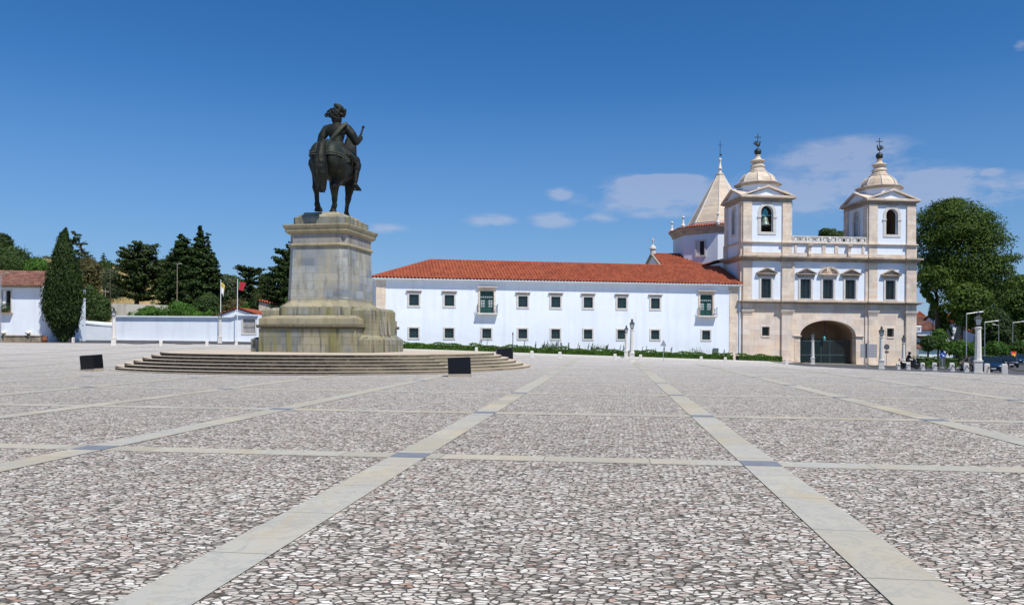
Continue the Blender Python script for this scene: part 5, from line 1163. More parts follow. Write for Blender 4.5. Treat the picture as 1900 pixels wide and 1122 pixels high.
# gabled house behind the wall
hx0 = wpt(393,640,108).x; hx1 = wpt(495,640,108).x; hz = 1.2; gh = thing('gabled_house','low white house with red tiled roof behind the white wall, left of the pedestal','house',((hx0+hx1)/2,108,hz))
pk = wpt(440,573.5,108); W2 = (hx1-hx0)/2; px_ = pk.x-(hx0+hx1)/2; ph_ = pk.z-hz; eh = wpt(393,590,108).z-hz
b = MB(); b.extr([(-W2,-1),(W2,-1),(W2,eh),(px_,ph_),(-W2,eh)],0,.4); b.box(-W2,W2,.4,9,-1,eh-.1); b.build('wall', M['lime'], gh)
tile_roof('roof',[(W2+.3,-.3,eh-.05),(W2+.3,7,eh-.05),(px_,7,ph_+.1),(px_,-.3,ph_+.1)],M['tile'],gh); tile_roof('roof',[(-W2-.3,7,eh-.05),(-W2-.3,-.3,eh-.05),(px_,-.3,ph_+.1),(px_,7,ph_+.1)],M['tile'],gh)
tile_roof('roof',[(px_+.2,-.28,ph_-.9),(W2+.3,-.28,eh-.15),(W2-.5,5,eh+.9),(px_+.4,5,ph_+.15)],M['tile'],gh)
# rubble barn behind
p = wpt(480,590,116); rb_ = thing('stone_shed','whitewashed rubble-stone shed with a sloping red tile edge, right behind the gabled house','shed',(p.x,116,2.0))
M['rubble'] = masonry('rubble_wall', (.58,.52,.44),(.72,.68,.60),(.36,.28,.22), .45,.28,[(.45,.7,.8,(2,2,2),(.40,.32,.25))],.03)
zl = wpt(480,559,116).z-2; zr = wpt(520,569,116).z-2; b = MB(); b.extr([(0,-1),(5,-1),(5,zr-.5),(0,zl)],0,5); b.build('wall', M['rubble'], rb_)
tile_roof('roof',[(5.2,-.3,zr-.45),(-.2,-.3,zl+.1),(-.2,5,zl+.9),(5.2,5,zr+.4)],M['tile'],rb_)
# retaining wall on the hill
a = wpt(205,575,114); c = wpt(395,585,114); rw = thing('retaining_wall','weathered whitewashed retaining wall on the slope behind the garden wall','wall',(a.x,114,2.5))
M['oldwall'] = whitewash('old_limewash', (.55,.53,.47), .45)
b = MB(); L = c.x-a.x; b.extr([(0,-1),(L,-1),(L,wpt(395,577,114).z-2.5),(L*.55,wpt(310,566,114).z-2.5),(0,wpt(205,563,114).z-2.5)],0,.6); b.build('wall_body', M['oldwall'], rw)
# ------------------------------------------------------------------ house at the left edge
hx = at(104,640,86); LH = thing('whitewashed_house','whitewashed house with weathered brown tile roof and a flower balcony at the left edge','house',(hx.x,86,gz(hx.x,86)),0)
z0_ = LH.location.z; zE = at(60,530,86).z-z0_; zR = at(30,505,88).z-z0_
wx = lambda px: at(px,600,86).x-hx.x
b = MB(); xw0,xw1 = wx(3),wx(20); panel(b,(wx(-60),0),(1,0),wx(76)-wx(-60),-.5,zE,[(xw0-wx(-60),xw1-wx(-60),at(10,580,86).z-z0_,at(10,539,86).z-z0_)],.5)
pts = [(wx(76),0)]+[(wx(76)+1.7*math.sin(R(a)),1.7-1.7*math.cos(R(a))) for a in (15,30,45,60)]+[(wx(104)+.5,5)]
for p0,p1 in zip(pts[:-1],pts[1:]): b.add([(p0[0],p0[1],-.5),(p1[0],p1[1],-.5),(p1[0],p1[1],zE),(p0[0],p0[1],zE)],[(0,1,2,3)])
b.build('wall', M['lime'], LH, False)
b = MB().box(wx(-60),wx(80),-.55,-.002,-.3,.72).box(wx(-60),wx(80),-.62,-.55,.60,.72); b.build('stone_bench', M['oldstone'] if 'oldstone' in M else M['granite'], LH)
zw0,zw1 = at(10,580,86).z-z0_, at(10,539,86).z-z0_
w = MB().box(xw0,xw1,.35,.4,zw0,zw1).build('window', M['void'], LH); surround(w,xw0,xw1,zw0,zw1,.14,-.06,.1); MB().box(xw0,xw0+.35,.1,.34,zw0,zw1).build('shutter', M['wht'], w)
bal_ = MB().box(xw0-.15,xw1+.25,-.5,0,zw0-.12,zw0-.02).build('balcony', M['granite'], LH); b = MB()
for k in range(10): x = xw0-.1+(xw1-xw0+.3)*k/9; b.box(x-.012,x+.012,-.48,-.455,zw0,zw0+.9)
b.box(xw0-.12,xw1+.22,-.49,-.45,zw0+.9,zw0+.94).build('railing', M['iron'], bal_)
rng = np.random.default_rng(3); P = [(rng.uniform(xw0,xw1),rng.uniform(-.5,-.1),zw0+abs(rng.normal(0,.45))) for _ in range(420)]
fp = thing('balcony_plants','bright green potted plants on the balcony of the house at the left edge','plants',(hx.x,86,z0_)); quads('foliage',P,[(0,-.5,1)]*len(P),.16,M['lime_leaf'],fp); MB().box(xw0,xw1,-.44,-.2,zw0-.0,zw0+.2).build('planter', M['terracotta_pot'], fp)
b = MB(); tile_roof('roof',[(wx(-60),-.75,zE-.1),(wx(82),-.75,zE-.1),(wx(72),4.2,zR+.2),(wx(-60),4.2,zR+.75)],M['tile_old'],LH,pitch=.26,course=.34)
tile_roof('roof',[(wx(82),-.75,zE-.1),(wx(104)+.6,5,zE),(wx(72),4.2,zR+.2)],M['tile_old'],LH,pitch=.26,course=.34)
MB().box(wx(-60),wx(76),-.16,0,zE-.22,zE-.02).build('eave', M['granite'], LH)
for px,lab in ((8,'left'),(54,'right')):
    x = wx(px); t = thing('stone_spout','carved pale stone water spout, the '+lab+' one on the whitewashed house','spout',(hx.x+x,86,z0_+at(px,617,86).z-z0_))
    b = MB().caps((0,.05,0),(.12,-.45,.0),.2,.17,10).ball((.2,-.62,.0),(.28,.24,.17),10,8).caps((.32,-.75,-.04),(.5,-.9,-.06),.09,.05,8); b.remesh('spout_head', M['marblew'], t, .04, 2)
    MB().tube([(0,-.1,-.12),(.1,-.3,-1.25)],[.14,.10],8).build('spout_pillar', M['stain'] if 'stain' in M else M['woodd'], t)
x = wx(97); t = thing('terracotta_pot','rust-red barrel planter at the foot of the whitewashed house beside the cypress','planter',(hx.x+x,84.6,gz(hx.x+x,84.6))); MB().lathe([(.22,0),(.30,.35),(.28,.62),(.31,.66),(.26,.66)],14).build('pot_body', M['terracotta_pot'], t, True); MB().lathe([(.255,.60),(.25,.63)],14).build('soil', M['woodd'], t)
# ------------------------------------------------------------------ hillside on the left
def hill_h(X, Y):
    ht = np.interp(X, [-260,-150,-112,-88,-76,-60,-45,-30,-12,10,40],[22,20,18.5,15.5,12.5,9.0,7.0,5,2.5,.2,-.6]); t = min(1,max(0,(Y-104)/62.0)); t = t*t*(3-2*t)
    n = 1.1*math.sin(X*.13+Y*.07)+.7*math.sin(X*.31-Y*.19)+.4*math.sin(X*.7+Y*.5)
    low = 0.9 if X < -30 else .9-(X+30)*.02
    return low-.25+(ht-low+n*.5)*t + (1.6*min(1,max(0,(Y-104)/8)) if X<-35 else 0) - (max(0,Y-190)*.06 if Y>190 else 0)
def hill_mat():
    m = NT('dry_hillside', .95); n = m.noise(.12,8); n2 = m.noise(1.5,8)
    c = m.ramp(n,[(.35,(.10,.12,.035)),(.48,(.30,.22,.09)),(.6,(.46,.31,.14)),(.75,(.38,.22,.11))]); c = m.mix(m.ramp(n2,[(.45,0),(.65,.7)]), c, (.13,.13,.05)); m.col(c); m.bump(n2,.7,.3); return m.m
xs = np.arange(-300,44,4.0); ys = np.arange(101,300,4.0); n = len(xs)
me = bpy.data.meshes.new('hill'); me.from_pydata([(x,y,hill_h(x,y)) for y in ys for x in xs],[],[(j*n+i,j*n+i+1,(j+1)*n+i+1,(j+1)*n+i) for j in range(len(ys)-1) for i in range(n-1)])
tag(link('hill', me, hill_mat(), None, True), kind='structure')
def T(name, lab, px, Y, rows, ncl, r, per, size, mat, **k):
    p = gp(px,Y); z = hill_h(p.x,Y) if (Y > 103 and px < 700) else p.z
    return tree(name, lab, k.pop('cat','tree'), Y, px, rows, ncl, r, per, size, M[mat], zb=z, **k)
T('cypress','tall dark green cypress standing beside the whitewashed house at the left',127,86,[(425,121,124),(438,113,126),(455,105,131),(475,101,138),(500,96,145),(520,90,149),(545,84,152),(565,84,150),(585,87,147),(600,92,143),(612,100,137),(622,107,132),(630,114,130)],900,.42,48,.15,'cypress',trunk=.22,flat=2.0,aspect=2.2,up=1.3,seed=11,shell=.72,bark='wood',rnd=.7,jag=.32)
T('cedar_tree','open-branched grey-green cedar on the hilltop just right of the cypress',160,168,[(430,134,140),(437,130,150),(447,128,160),(462,128,160),(475,132,172),(486,138,172),(492,142,166)],70,1.5,90,.42,'cedar2',trunk=.35,seed=12,con=dict(dz=1.3,nb=8,per=60,thick=.45))
T('round_tree','dark round tree on the hilltop at the left edge',2,160,[(436,-8,8),(442,-22,18),(452,-26,22),(462,-20,22),(466,-10,12)],60,1.8,70,.5,'cypress',trunk=.35,flat=.6,seed=13)
T('small_pine','small lone pine on the skyline right of the cypress',192,172,[(472,190,195),(478,185,198),(487,186,198),(492,190,195)],26,.9,60,.35,'cedar2',trunk=.2,seed=14,con=dict(dz=1.2,nb=4,per=40))
T('pine_tree','broad dark pine with flat layered branches on the slope, left of the big conifer',252,124,[(450,240,270),(456,231,284),(466,232,290),(478,222,288),(490,226,290),(505,216,294),(520,218,292),(538,222,288),(550,230,290)],150,1.9,110,.36,'cedar',trunk=.42,seed=15,con=dict(dz=1.0,nb=13,per=130,thick=.42,droop=.05))
T('conifer_tree','huge dense dark conifer with several pointed tops in the middle of the left slope',362,122,[(425,370,372),(440,362,380),(460,350,390),(480,342,398),(505,335,404),(535,325,410),(565,320,412),(585,325,408)],0,1,1,.36,'cypress',trunk=.6,seed=16,con=dict(dz=.8,nb=13,per=120,thick=.7,droop=-.22),extra=[[(436,335,339),(448,326,350),(470,316,362),(500,308,370),(530,298,372),(555,296,370),(575,305,365)],[(470,385,394),(490,385,405),(515,380,411),(545,378,412)]])
T('pointed_cypress','narrow leaning dark spire beside the tops of the huge conifer',385,124,[(433,389,392),(440,380,391),(455,378,392),(475,380,396),(500,380,402)],70,.9,60,.32,'cypress',trunk=.25,seed=17,con=dict(dz=.8,nb=7,per=80,thick=.7))
T('dark_tree','rounded olive-dark tree between the layered pine and the huge conifer',300,128,[(486,290,318),(495,284,322),(510,282,326),(530,282,326),(552,288,322)],120,1.6,70,.42,'cedar',trunk=.3,flat=.6,seed=18)
T('spreading_cedar','flat-topped cedar right of the red flag',462,126,[(492,452,470),(497,436,482),(505,434,486),(515,440,486),(528,436,488),(545,440,488),(560,450,482)],120,1.7,95,.36,'cedar',trunk=.35,seed=19,con=dict(dz=1.0,nb=11,per=110,thick=.36,droop=.04))
T('tall_cedar','tall dark cedar partly hidden behind the pedestal',528,118,[(458,532,545),(466,518,556),(478,505,560),(490,512,562),(505,500,566),(525,498,570),(550,494,572),(572,498,570)],320,1.7,90,.36,'cypress',trunk=.45,seed=20,con=dict(dz=.9,nb=12,per=110,thick=.45,droop=-.02))
T('background_tree','dark green trees filling the gap between cedar and pedestal',492,140,[(512,484,504),(520,480,510),(540,478,512),(565,478,512)],90,1.9,70,.45,'cedar',trunk=.3,seed=21)
T('olive_tree','grey-green rounded tree behind the white and yellow flag',424,150,[(516,408,440),(524,400,452),(540,400,456),(556,404,450)],110,2.0,70,.5,'cedar2',trunk=.3,flat=.6,seed=22)
# bushes one can tell apart
bushes = [(26,150,[(468,-10,45),(478,-14,56),(495,-14,60),(515,-10,62)],'scrub','dark green bush mass under the hilltop tree at the left edge',240,2.2),
 (70,118,[(485,56,80),(492,46,94),(505,46,98),(525,50,98)],'lime_leaf','bright green leafy bush behind the old tiled roof',150,1.3),
 (30,125,[(484,2,30),(492,-8,48),(505,-10,52),(520,-6,50)],'scrub','olive green bush left of the bright leafy one',120,1.6),
 (165,130,[(486,150,180),(495,144,186),(510,140,190),(535,140,186)],'dry','brownish green bush right of the cypress, high on the slope',160,1.6),
 (192,160,[(488,182,204),(496,178,208),(508,180,210)],'scrub','round bush below the lone skyline pine',70,1.5),
 (205,128,[(505,190,216),(515,186,222),(535,188,222),(552,192,216)],'cedar2','grey-green olive bush beside the utility pole',120,1.5),
 (165,112,[(535,148,180),(548,140,190),(570,140,196),(590,140,200)],'scrub','dense green shrub right of the cypress above the low wall',220,1.3),
 (188,108,[(552,180,196),(562,176,204),(580,172,206),(594,172,208)],'scrub','leafy shrub just behind the left lamp post',140,1.0),
 (262,106,[(573,270,290),(578,262,300),(585,250,306),(590,236,306)],'lime_leaf','bright green vine shrub over the garden wall, left part',120,.7),
 (335,106,[(562,318,330),(570,312,360),(578,306,372),(585,304,386),(590,304,390)],'lime_leaf','bright green vine shrub over the garden wall, right part',150,.7),
 (390,110,[(552,370,402),(562,360,410),(580,356,412),(590,360,412)],'scrub','dark green shrub at the foot of the huge conifer',200,1.2),
 (440,122,[(562,424,452),(568,412,462),(578,410,470)],'dry','reddish dry shrub behind the gabled house',100,1.1),
 (462,118,[(566,452,474),(572,446,482),(582,446,484)],'hedge','green shrub behind the ridge of the gabled house',90,1.0),
 (478,117,[(540,470,484),(550,464,488),(565,464,490),(578,466,488)],'cedar','dark shrub left of the rubble shed',100,1.1),
 (215,140,[(522,208,226),(530,204,232),(540,204,234)],'cedar2','small grey bush on the dry slope',50,1.1),
 (130,170,[(482,80,130),(488,66,150),(500,60,160)],'dry','low dry scrub on the skyline behind the cypress',120,1.6)]
for i,(px,Y,rows,mt,lab,nc,r) in enumerate(bushes):
    T('bush',lab,px,Y,rows,nc,r,45,.26 if Y<130 else .36,mt,cat='bush',group='bushes on the left slope',seed=40+i,trunk=.12,flat=.75,jag=1.0,shell=.1)
# scrub carpet
rng = np.random.default_rng(8); P = []
for k in range(900):
    x = rng.uniform(-230,-25); y = rng.uniform(112,200); z = hill_h(x,y); r = rng.uniform(.5,1.9)
    if math.sin(x*.21)+math.sin(y*.17+x*.05) < -.9: continue
    d = rng.normal(0,1,(34,3)); d /= np.linalg.norm(d,axis=1)[:,None]; d[:,2] = abs(d[:,2])*.7; P.append(d*r+np.array([x,y,z]))
P = np.concatenate(P); tag(quads('hillside_scrub', P, np.tile([0,-.4,1],(len(P),1)), .34, M['scrub'], None, 1, 0, .8),'low scrub scattered over the dry hillside','scrub',None,'stuff')
# ------------------------------------------------------------------ right background trees
T('plane_tree','huge leafy plane tree right of the church, taller than the cornice',1782,118,[(370,1768,1780),(380,1738,1798),(390,1706,1822),(400,1694,1838),(420,1690,1858),(440,1688,1866),(462,1690,1876),(490,1690,1880),(512,1694,1884),(530,1712,1882),(548,1765,1874),(565,1795,1860)],360,2.5,170,.31,'plane',trunk=.5,flat=.5,seed=60,shell=.3,dep=.8,rnd=.75,jag=.25)
b = gp(1790,112)
t = thing('leaning_tree','plane tree with a bare grey leaning trunk beneath the big crown','tree',b)
e0 = at(1776,640,112); mb = MB(); pts = [(at(px,py,112)-b) for px,py in ((1772,650),(1775,628),(1782,598),(1792,575),(1800,555))]; mb.tube([tuple(p) for p in pts],[.42,.36,.30,.24,.16],10)
pts = [(at(px,py,112)-b) for px,py in ((1772,640),(1763,628),(1758,610))]; mb.tube([tuple(p) for p in pts],[.3,.24,.14],8); mb.build('trunk', M['greybark'], t, True)
rr = [(at(0,py,112).z-b.z,(a-1790)/1486*112,(c-1790)/1486*112) for py,a,c in ((520,1770,1810),(535,1748,1840),(560,1742,1850),(585,1762,1842),(600,1790,1830))]
Pp,Nn = crown_pts(rr,200,1.5,60,.6,.8,np.random.default_rng(61),.25); quads('crown',Pp,Nn,.36,M['plane'],t)
T('trunk_tree','plane tree with a straight dark trunk close to the church wall',1744,114,[(500,1702,1760),(515,1698,1772),(532,1704,1770),(540,1706,1724),(590,1744,1762),(625,1744,1770)],130,1.0,55,.34,'plane',trunk=.55,flat=.6,seed=62,shell=.3)
T('green_tree','mid green tree at the right edge behind the street lamps',1890,150,[(518,1872,1905),(530,1858,1925),(555,1850,1940),(590,1850,1945),(625,1860,1940)],420,1.9,65,.45,'plane',trunk=.4,seed=63,shell=.3)
T('dark_oak','dark dense tree behind the street lamps, below the big crowns',1838,135,[(578,1832,1860),(590,1818,1872),(610,1812,1880),(635,1812,1882),(655,1820,1874)],330,1.4,65,.36,'cypress',trunk=.35,seed=64,shell=.3)
T('roof_cypress','small dark cypress above the red roofs right of the church',1731,140,[(558,1729,1733),(566,1726,1737),(578,1723,1740),(590,1724,1738)],40,.8,60,.3,'cypress',trunk=.15,flat=1.2,seed=65)
T('distant_tree','tree top showing above the balustrade between the two bell towers',1545,150,[(424,1524,1532),(430,1521,1542),(433,1518,1552),(437,1518,1574),(446,1516,1580),(470,1510,1590)],150,1.3,70,.4,'scrub',trunk=.4,seed=66,shell=.3)
for i,(px,Y,x0,x1,y0,y1,lab,mt) in enumerate([(1722,90,1706,1738,624,648,'dark-leaved street tree nearest the church corner','scrub'),(1773,92,1748,1806,635,656,'bright green pollarded street tree left of the big lamp post','lime_leaf'),(1800,96,1786,1824,638,658,'bright green pollarded street tree behind the big lamp post','lime_leaf'),(1848,96,1828,1868,636,656,'bright green pollarded street tree right of the big lamp post','lime_leaf'),(1893,120,1872,1915,634,654,'green street tree at the right edge over the banner','hedge'),(1740,94,1726,1758,612,646,'leafy street tree in front of the straight trunk','hedge')]):
    m_ = (y0+y1)/2; T('street_tree',lab,px,Y,[(y0,x0+(x1-x0)*.3,x1-(x1-x0)*.3),(y0+5,x0+4,x1-4),(m_,x0,x1),(y1-3,x0+2,x1-2),(y1,x0+8,x1-8)],60,.6,55,.2,mt,jag=.5,trunk=.14,seed=70+i,group='street trees right of the church')
# garden hedges and lawn
def gpp(px,Y): p = gp(px,Y); return (p.x,p.y,p.z)
hedge('hedge','clipped low hedge right of the church corner, behind the bollards',[gpp(1700,86),gpp(1728,86)],1.15,1.6,'hedge',240,.18,None,.04)
hedge('hedge','clipped low hedge around the base of the plane trunks, behind the blue sign',[gpp(1730,90),gpp(1770,90)],1.1,1.6,'hedge',240,.18,None,.05)
hedge('hedge','long hedge along the far pavement, left of the dark car',[gpp(1775,100),gpp(1812,100),gpp(1850,104)],1.3,1.6,'hedge',200,.2,None,.08)
hedge('hedge','hedge behind the orange banner at the right edge',[gpp(1866,132),gpp(1925,130)],1.5,1.6,'hedge',200,.24,None,.06)
drape_nonconvex('pavement', [[(42.0,84.6),(50.6,84.6),(51.3,86.8),(43.0,86.8)]], .10, M['marblew'])
drape_nonconvex('lawn', [[(43.0,87),(50.5,87),(62,112),(53,112)]], .12, M['lawn'])
# noticeboard, banner
t = thing('notice_board','slatted dark notice rack standing under the plane trees','board',gp(1748,84)); b = MB()
for k in range(7): b.box(-.3,.3,-.03,.03,.25+k*.16,.33+k*.16)
b.box(-.33,-.28,-.04,.04,0,1.4).box(.28,.33,-.04,.04,0,1.4); b.build('rack', M['signdark'], t)
bn = gp(1881,118); t = thing('street_banner','orange and blue banner board standing by the road at the right edge','banner',bn)
mb_ = NT('banner_print', .5); qq = mb_.n('ShaderNodeSeparateXYZ'); mb_.put(qq.inputs[0], mb_.o)
c = mb_.ramp(mb_.math('DIVIDE', qq.outputs[2], 1.9),[(0,(.06,.06,.25)),(.25,(.25,.22,.45)),(.3,(.75,.06,.03)),(.7,(.85,.12,.03)),(.8,(.80,.06,.03))],'CONSTANT')
dd = mb_.math('ADD', mb_.math('POWER', mb_.math('SUBTRACT', qq.outputs[2], 1.15), 2), mb_.math('MULTIPLY', qq.outputs[0], qq.outputs[0])); c = mb_.mix(mb_.math('LESS_THAN', dd, .09), c, (.85,.50,.04)); mb_.col(c)
MB().box(-.33,.33,-.03,.03,.15,1.75).build('board', mb_.m, t); MB().box(-.36,-.33,-.03,.03,0,1.8).box(.33,.36,-.03,.03,0,1.8).build('frame', M['steel'], t)
# ------------------------------------------------------------------ houses behind
def house(lab,px0,px1,Y,y_eave,y_ridge,wallm,roofm,wins=(),arches=(),side=0,dep=9):
    a = gp(px0,Y); c = gp(px1,Y); t = thing('village_house',lab,'house',a); L = c.x-a.x; ze = at(px0,y_eave,Y).z-a.z; zr = at(px0,y_ridge,Y+dep/2).z-a.z
    wx_ = lambda px: at(px,600,Y).x-a.x; wz_ = lambda py: at(px0,py,Y).z-a.z
    ops = [(wx_(p0),wx_(p1),wz_(q1),wz_(q0)) for p0,p1,q0,q1 in wins]+[(wx_(p0),wx_(p1),wz_(q1),wz_(q0),(wx_(p1)-wx_(p0))/2) for p0,p1,q0,q1 in arches]
    b = MB(); panel(b,(0,0),(1,0),L,-1,ze,ops,.35); b.box(0,L,dep-.3,dep,-1,ze).add([(0,.35,-1),(0,dep,-1),(0,dep,ze),(0,dep/2,zr),(0,.35,ze)],[(0,1,2,3,4)]).add([(L,.35,-1),(L,dep,-1),(L,dep,ze),(L,dep/2,zr),(L,.35,ze)],[(4,3,2,1,0)]); b.build('wall', wallm, t)
    MB().box(.1,L-.1,1.2,1.3,-1,ze-.1).build('interior', M['void'], t)
    for (p0,p1,q0,q1) in wins: w = glazing(t,wx_(p0),wx_(p1),wz_(q1),wz_(q0),.15,2,2,.06,'teal')
    tile_roof('roof',[(-.4,-.4,ze),(L+.4,-.4,ze),(L+.4,dep/2,zr),(-.4,dep/2,zr)],roofm,t,.3,.45); tile_roof('roof',[(L+.4,dep+.4,ze),(-.4,dep+.4,ze),(-.4,dep/2,zr),(L+.4,dep/2,zr)],roofm,t,.6,.9); return t,a,wx_,wz_
house('white villa with brown-red roof, dormer and arched openings, right of the church',1690,1742,150,613,596,M['lime'],M['tile_old'],[],[(1721,1727,622,640),(1729,1736,622,640)])
p = at(1704.5,610,149); t = thing('dormer','small white roof dormer with a dark window on the brown-red roof','dormer',(p.x,149,p.z-.6)); MB().box(-.5,.5,0,2,0,1.0).taper(-.6,.6,-.1,2.1,1.0,1.2,.2).build('dormer_wall', M['lime'], t); w = glazing(t,-.3,.3,.35,.8,-.02,2,1,.05,'wht')
house('house with bright orange-red roof right above the others beside the church',1680,1722,175,594,578,M['lime'],M['tile'])
house('pale blue-shaded house between the orange roof and the tree trunks',1712,1748,165,606,588,M['bluewall'],M['tile_old'],[(1728,1732,610,616)])
house('low white outbuilding with flat pale roof near the church corner',1690,1724,128,627,624,M['lime'],M['tile_old'],[(1702,1706,634,642)],dep=4)
house('white house glimpsed between the plane trunks',1752,1800,160,600,582,M['lime'],M['tile'],[(1764,1768,606,614),(1780,1784,620,628),(1790,1794,606,614)])
house('blue-grey house behind the third street lamp',1816,1846,155,622,612,M['bluewall'],M['tile'],[(1824,1829,630,638)])
house('white house with terracotta roof at the right edge',1884,1930,165,620,604,M['lime'],M['tile'],[(1893,1897,625,632)])
house('tall white house showing above the roofs at the right edge',1886,1930,190,604,598,M['lime'],M['tile_old'],[(1892,1896,600,603)])
house('low white house behind the street trees, left of the banner',1866,1884,150,642,636,M['lime'],M['tile'])
house('white garden building behind the hedge right of the church',1705,1745,112,648,641,M['lime'],M['tile_old'],[],[],dep=4)
# ------------------------------------------------------------------ cars
def car_paint(name,c): m = NT(name,.25,.3,.6); m.put(m.b.inputs['Coat Weight'],.6); m.put(m.b.inputs['Coat Roughness'],.05); m.col(m.mix(m.noise(3,2),c,tuple(x*.85 for x in c))); return m.m
def car(lab,paint,loc,rz):
    t = thing('parked_car' if 'parked' in lab else 'car',lab,'car',loc,rz)
    prof_ = [(-2.1,.32,.80),(-2.12,.55,.84),(-2.05,.78,.86),(-1.2,.92,.86),(-.9,.95,.86)]  # nose at -x... body stations (x, ztop, halfwidth)
    st_ = [(-2.12,.30,.55,.62),(-2.05,.24,.72,.76),(-1.6,.20,.84,.84),(-1.0,.18,.93,.86),(0,.18,.95,.87),(1.1,.18,.97,.87),(1.75,.22,.98,.84),(2.05,.30,.92,.78)]
    rs = []
    for x,z0,z1,w in st_: rs.append([(x,-w*.9,z0),(x,w*.9,z0),(x,w,z0+.15),(x,w,z1-.22),(x,w*.93,z1-.04),(x,w*.7,z1),(x,-w*.7,z1),(x,-w*.93,z1-.04),(x,-w,z1-.22),(x,-w,z0+.15)])
    o = MB().rings(rs).build('body', paint, t, True); fix(o); o.data.shade_smooth() if False else None
    cb_ = [(-1.05,.92,.74,.92),(-.35,.92,.70,1.40),(.75,.92,.70,1.44),(1.75,.95,.70,1.02)]
    g = []
    for x,z0,w,z1 in cb_: g.append([(x,-w-.06,z0-.05),(x,w+.06,z0-.05),(x,w-.10*(z1>1.1),z1),(x,-w+.10*(z1>1.1),z1)])
    o = MB().rings(g).build('windows', M['glass'], t); fix(o); bevel(o,.05,2)
    MB().rings([[(x,-w,z),(x,w,z),(x,w,z+.03),(x,-w,z+.03)] for x,w,z in ((-.35,.62,1.40),(.2,.63,1.44),(.8,.60,1.43))]).build('roof', paint, t)
    pl_ = MB()
    for s in (-1,1):
        for a_,b_,r_9 in (((-1.05,s*.72,.92),(-.36,s*.61,1.41),.035),((.2,s*.76,.94),(.2,s*.62,1.42),.03),((1.72,s*.72,1.0),(.8,s*.6,1.44),.05)): MB().tube([a_,b_],r_9,5).build('window_pillar', paint, t)
    for x in (-1.35,1.3):
        for s in (-1,1):
            w = MB().lathe([(.20,-.10),(.31,-.10),(.325,-.05),(.325,.05),(.31,.10),(.20,.10)],20); w.v = [(x+a,s*.80+c,.32+b_) for a,b_,c in w.v]; wo = w.build('wheel', M['tyre'], t, True)
            r_2 = MB().lathe([(.02,-.112),(.21,-.108),(.21,.108),(.02,.112)],10); r_2.v = [(x+a,s*.80+c,.32+b_) for a,b_,c in r_2.v]; r_2.build('rim', M['steel'], wo)
    for s in (-1,1):
        MB().ball((-2.04,s*.56,.60),(.09,.16,.08),10,8).build('headlight', M['lampglass'], t, True); MB().box(2.0,2.06,s*.68-.12,s*.68+.12,.60,.80).build('tail_light', M['redl'], t)
        MB().ball((-.75,s*.93,.98),(.09,.10,.07),8,6).build('wing_mirror', paint, t, True)
    MB().box(-2.15,-2.10,-.30,.30,.44,.56).build('grille', M['tyre'], t); MB().box(-2.165,-2.12,-.25,.25,.34,.43).build('number_plate', M['wht'], t); return t
M['tyre'] = plain('rubber', (.02,.02,.02), .8); M['redl'] = plain('red_lamp', (.35,.01,.01), .3)
car('dark blue hatchback parked behind the bollards, right of the big lamp post',car_paint('car_blue',(.010,.035,.085)),gp(1840,74),R(62))
car('dark grey car parked mostly hidden behind the big lamp post, left of the blue one',car_paint('car_grey',(.045,.042,.042)),gp(1811,76),R(80))
car('black car coming along the road behind the blue one',car_paint('car_black',(.012,.013,.016)),gp(1869,98),R(70))
car('small blue car farther off at the right edge',car_paint('car_blue_far',(.012,.06,.14)),gp(1898,112),R(65))
# ------------------------------------------------------------------ scooter and rider
sp0 = gp(1688,80); sc = thing('scooter','black motor scooter with a pale rear box, ridden past the church corner','scooter',sp0,R(-8))
M['blkp'] = car_paint('scooter_paint',(.012,.012,.014)); M['cloth'] = plain('black_clothing', (.018,.018,.022), .8); M['skin'] = plain('skin', (.45,.26,.18), .5); M['pale'] = plain('pale_plastic', (.50,.38,.36), .5)
for x in (-.62,.66):
    w = MB().lathe([(.15,-.05),(.24,-.055),(.26,0),(.24,.055),(.15,.05)],20); w.v = [(x+a,c,.26+b_) for a,b_,c in w.v]; wo = w.build('wheel', M['tyre'], sc, True)
    w = MB().lathe([(.02,-.045),(.155,-.04),(.155,.04),(.02,.045)],10); w.v = [(x+a,c,.26+b_) for a,b_,c in w.v]; w.build('rim', M['steel'], wo)
b = MB().caps((-.75,0,.60),(-.15,0,.55),.17,.16,12).caps((-.1,0,.28),(.35,0,.26),.12,.12,12).caps((.38,0,.35),(.48,0,.88),.17,.13,12).caps((.45,0,.9),(.55,0,1.0),.12,.07,10).caps((-.5,0,.4),(-.2,0,.3),.16,.12,12).ball((.68,0,.45),(.22,.08,.12),12,8)
b.remesh('scooter_body', M['blkp'], sc, .03, 2)
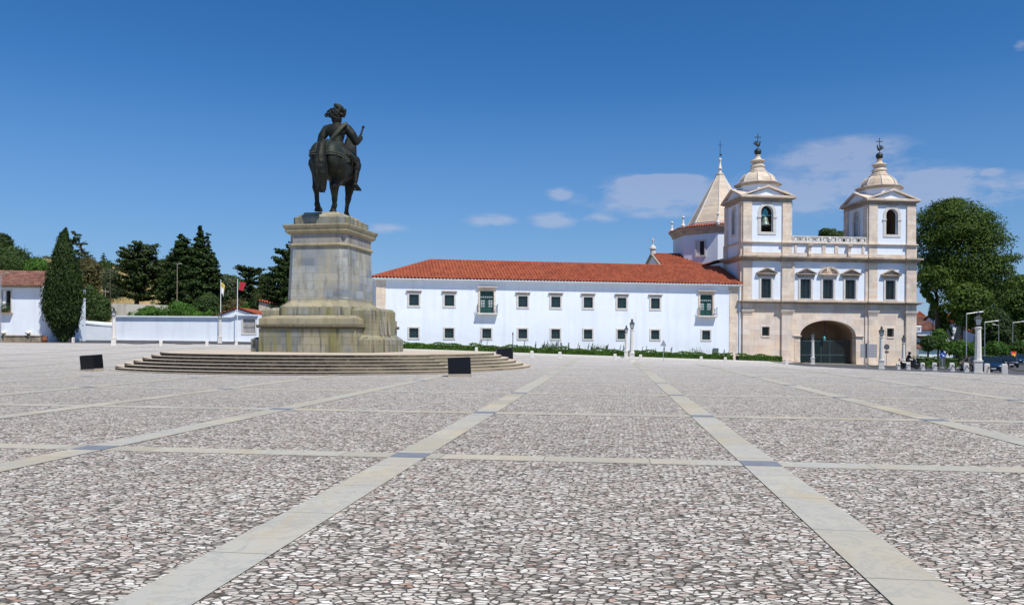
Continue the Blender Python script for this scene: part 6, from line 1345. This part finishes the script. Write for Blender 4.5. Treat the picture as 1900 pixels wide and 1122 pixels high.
MB().tube([(.50,0,.9),(.66,0,.28)],.035,8).tube([(.42,-.32,1.04),(.47,0,1.0),(.42,.32,1.04)],.02,6).build('fork', M['steel'], sc)
bevel(MB().box(-.68,.02,-.15,.15,.72,.80).build('seat', M['cloth'], sc),.03,2); bevel(MB().taper(-1.02,-.66,-.19,.19,.78,1.06,.04).build('top_box', M['pale'], sc),.03,2); MB().ball((.6,0,.82),(.06,.1,.08),10,8).build('headlight', M['lampglass'], sc, True)
pr = thing('person','rider in black clothes and black helmet leaning forward on the scooter','person',sp0,R(-8))
b = MB()
b.ball((-.22,0,.90),(.17,.18,.14),14,10).caps((-.22,0,.92),(-.10,0,1.22),.155,.17,14).caps((-.08,-.15,1.32),(-.08,.15,1.32),.09,.09,12).caps((-.10,0,1.2),(-.07,0,1.32),.17,.14,14).caps((-.06,0,1.36),(-.02,0,1.46),.06,.055,10)
for s in (-1,1):
    b.caps((-.08,s*.19,1.32),(.12,s*.25,1.10),.068,.052,10).caps((.12,s*.25,1.10),(.38,s*.27,1.07),.052,.036,10)
    b.caps((-.20,s*.10,.88),(.22,s*.15,.80),.10,.075,12).caps((.22,s*.15,.80),(.14,s*.14,.42),.072,.048,10).caps((.12,s*.14,.36),(.30,s*.15,.34),.045,.035,8)
bd = b.remesh('person_body', M['cloth'], pr, .022, 2)
b = MB()
for s in (-1,1):
    b.ball((.41,s*.28,1.07),(.05,.03,.035),8,6)
    for k in range(4): b.caps((.43,s*(.25+.02*k),1.075),(.46,s*(.25+.02*k),1.05),.012,.01,6).caps((.46,s*(.25+.02*k),1.05),(.44,s*(.25+.02*k),1.025),.01,.009,6)
    b.caps((.40,s*.24,1.06),(.43,s*.225,1.035),.013,.011,6)
b.build('hands', M['skin'], bd, True)
b = MB().ball((.0,0,1.55),(.10,.085,.12),14,10).caps((.095,0,1.54),(.115,0,1.52),.018,.014,6); b.build('head', M['skin'], bd, True)
b = MB().ball((-.02,0,1.60),(.145,.13,.135),16,12); h_ = b.build('helmet', M['cloth'], bd, True); MB().box(.06,.135,-.09,.09,1.56,1.63).build('visor', M['glass'], h_)
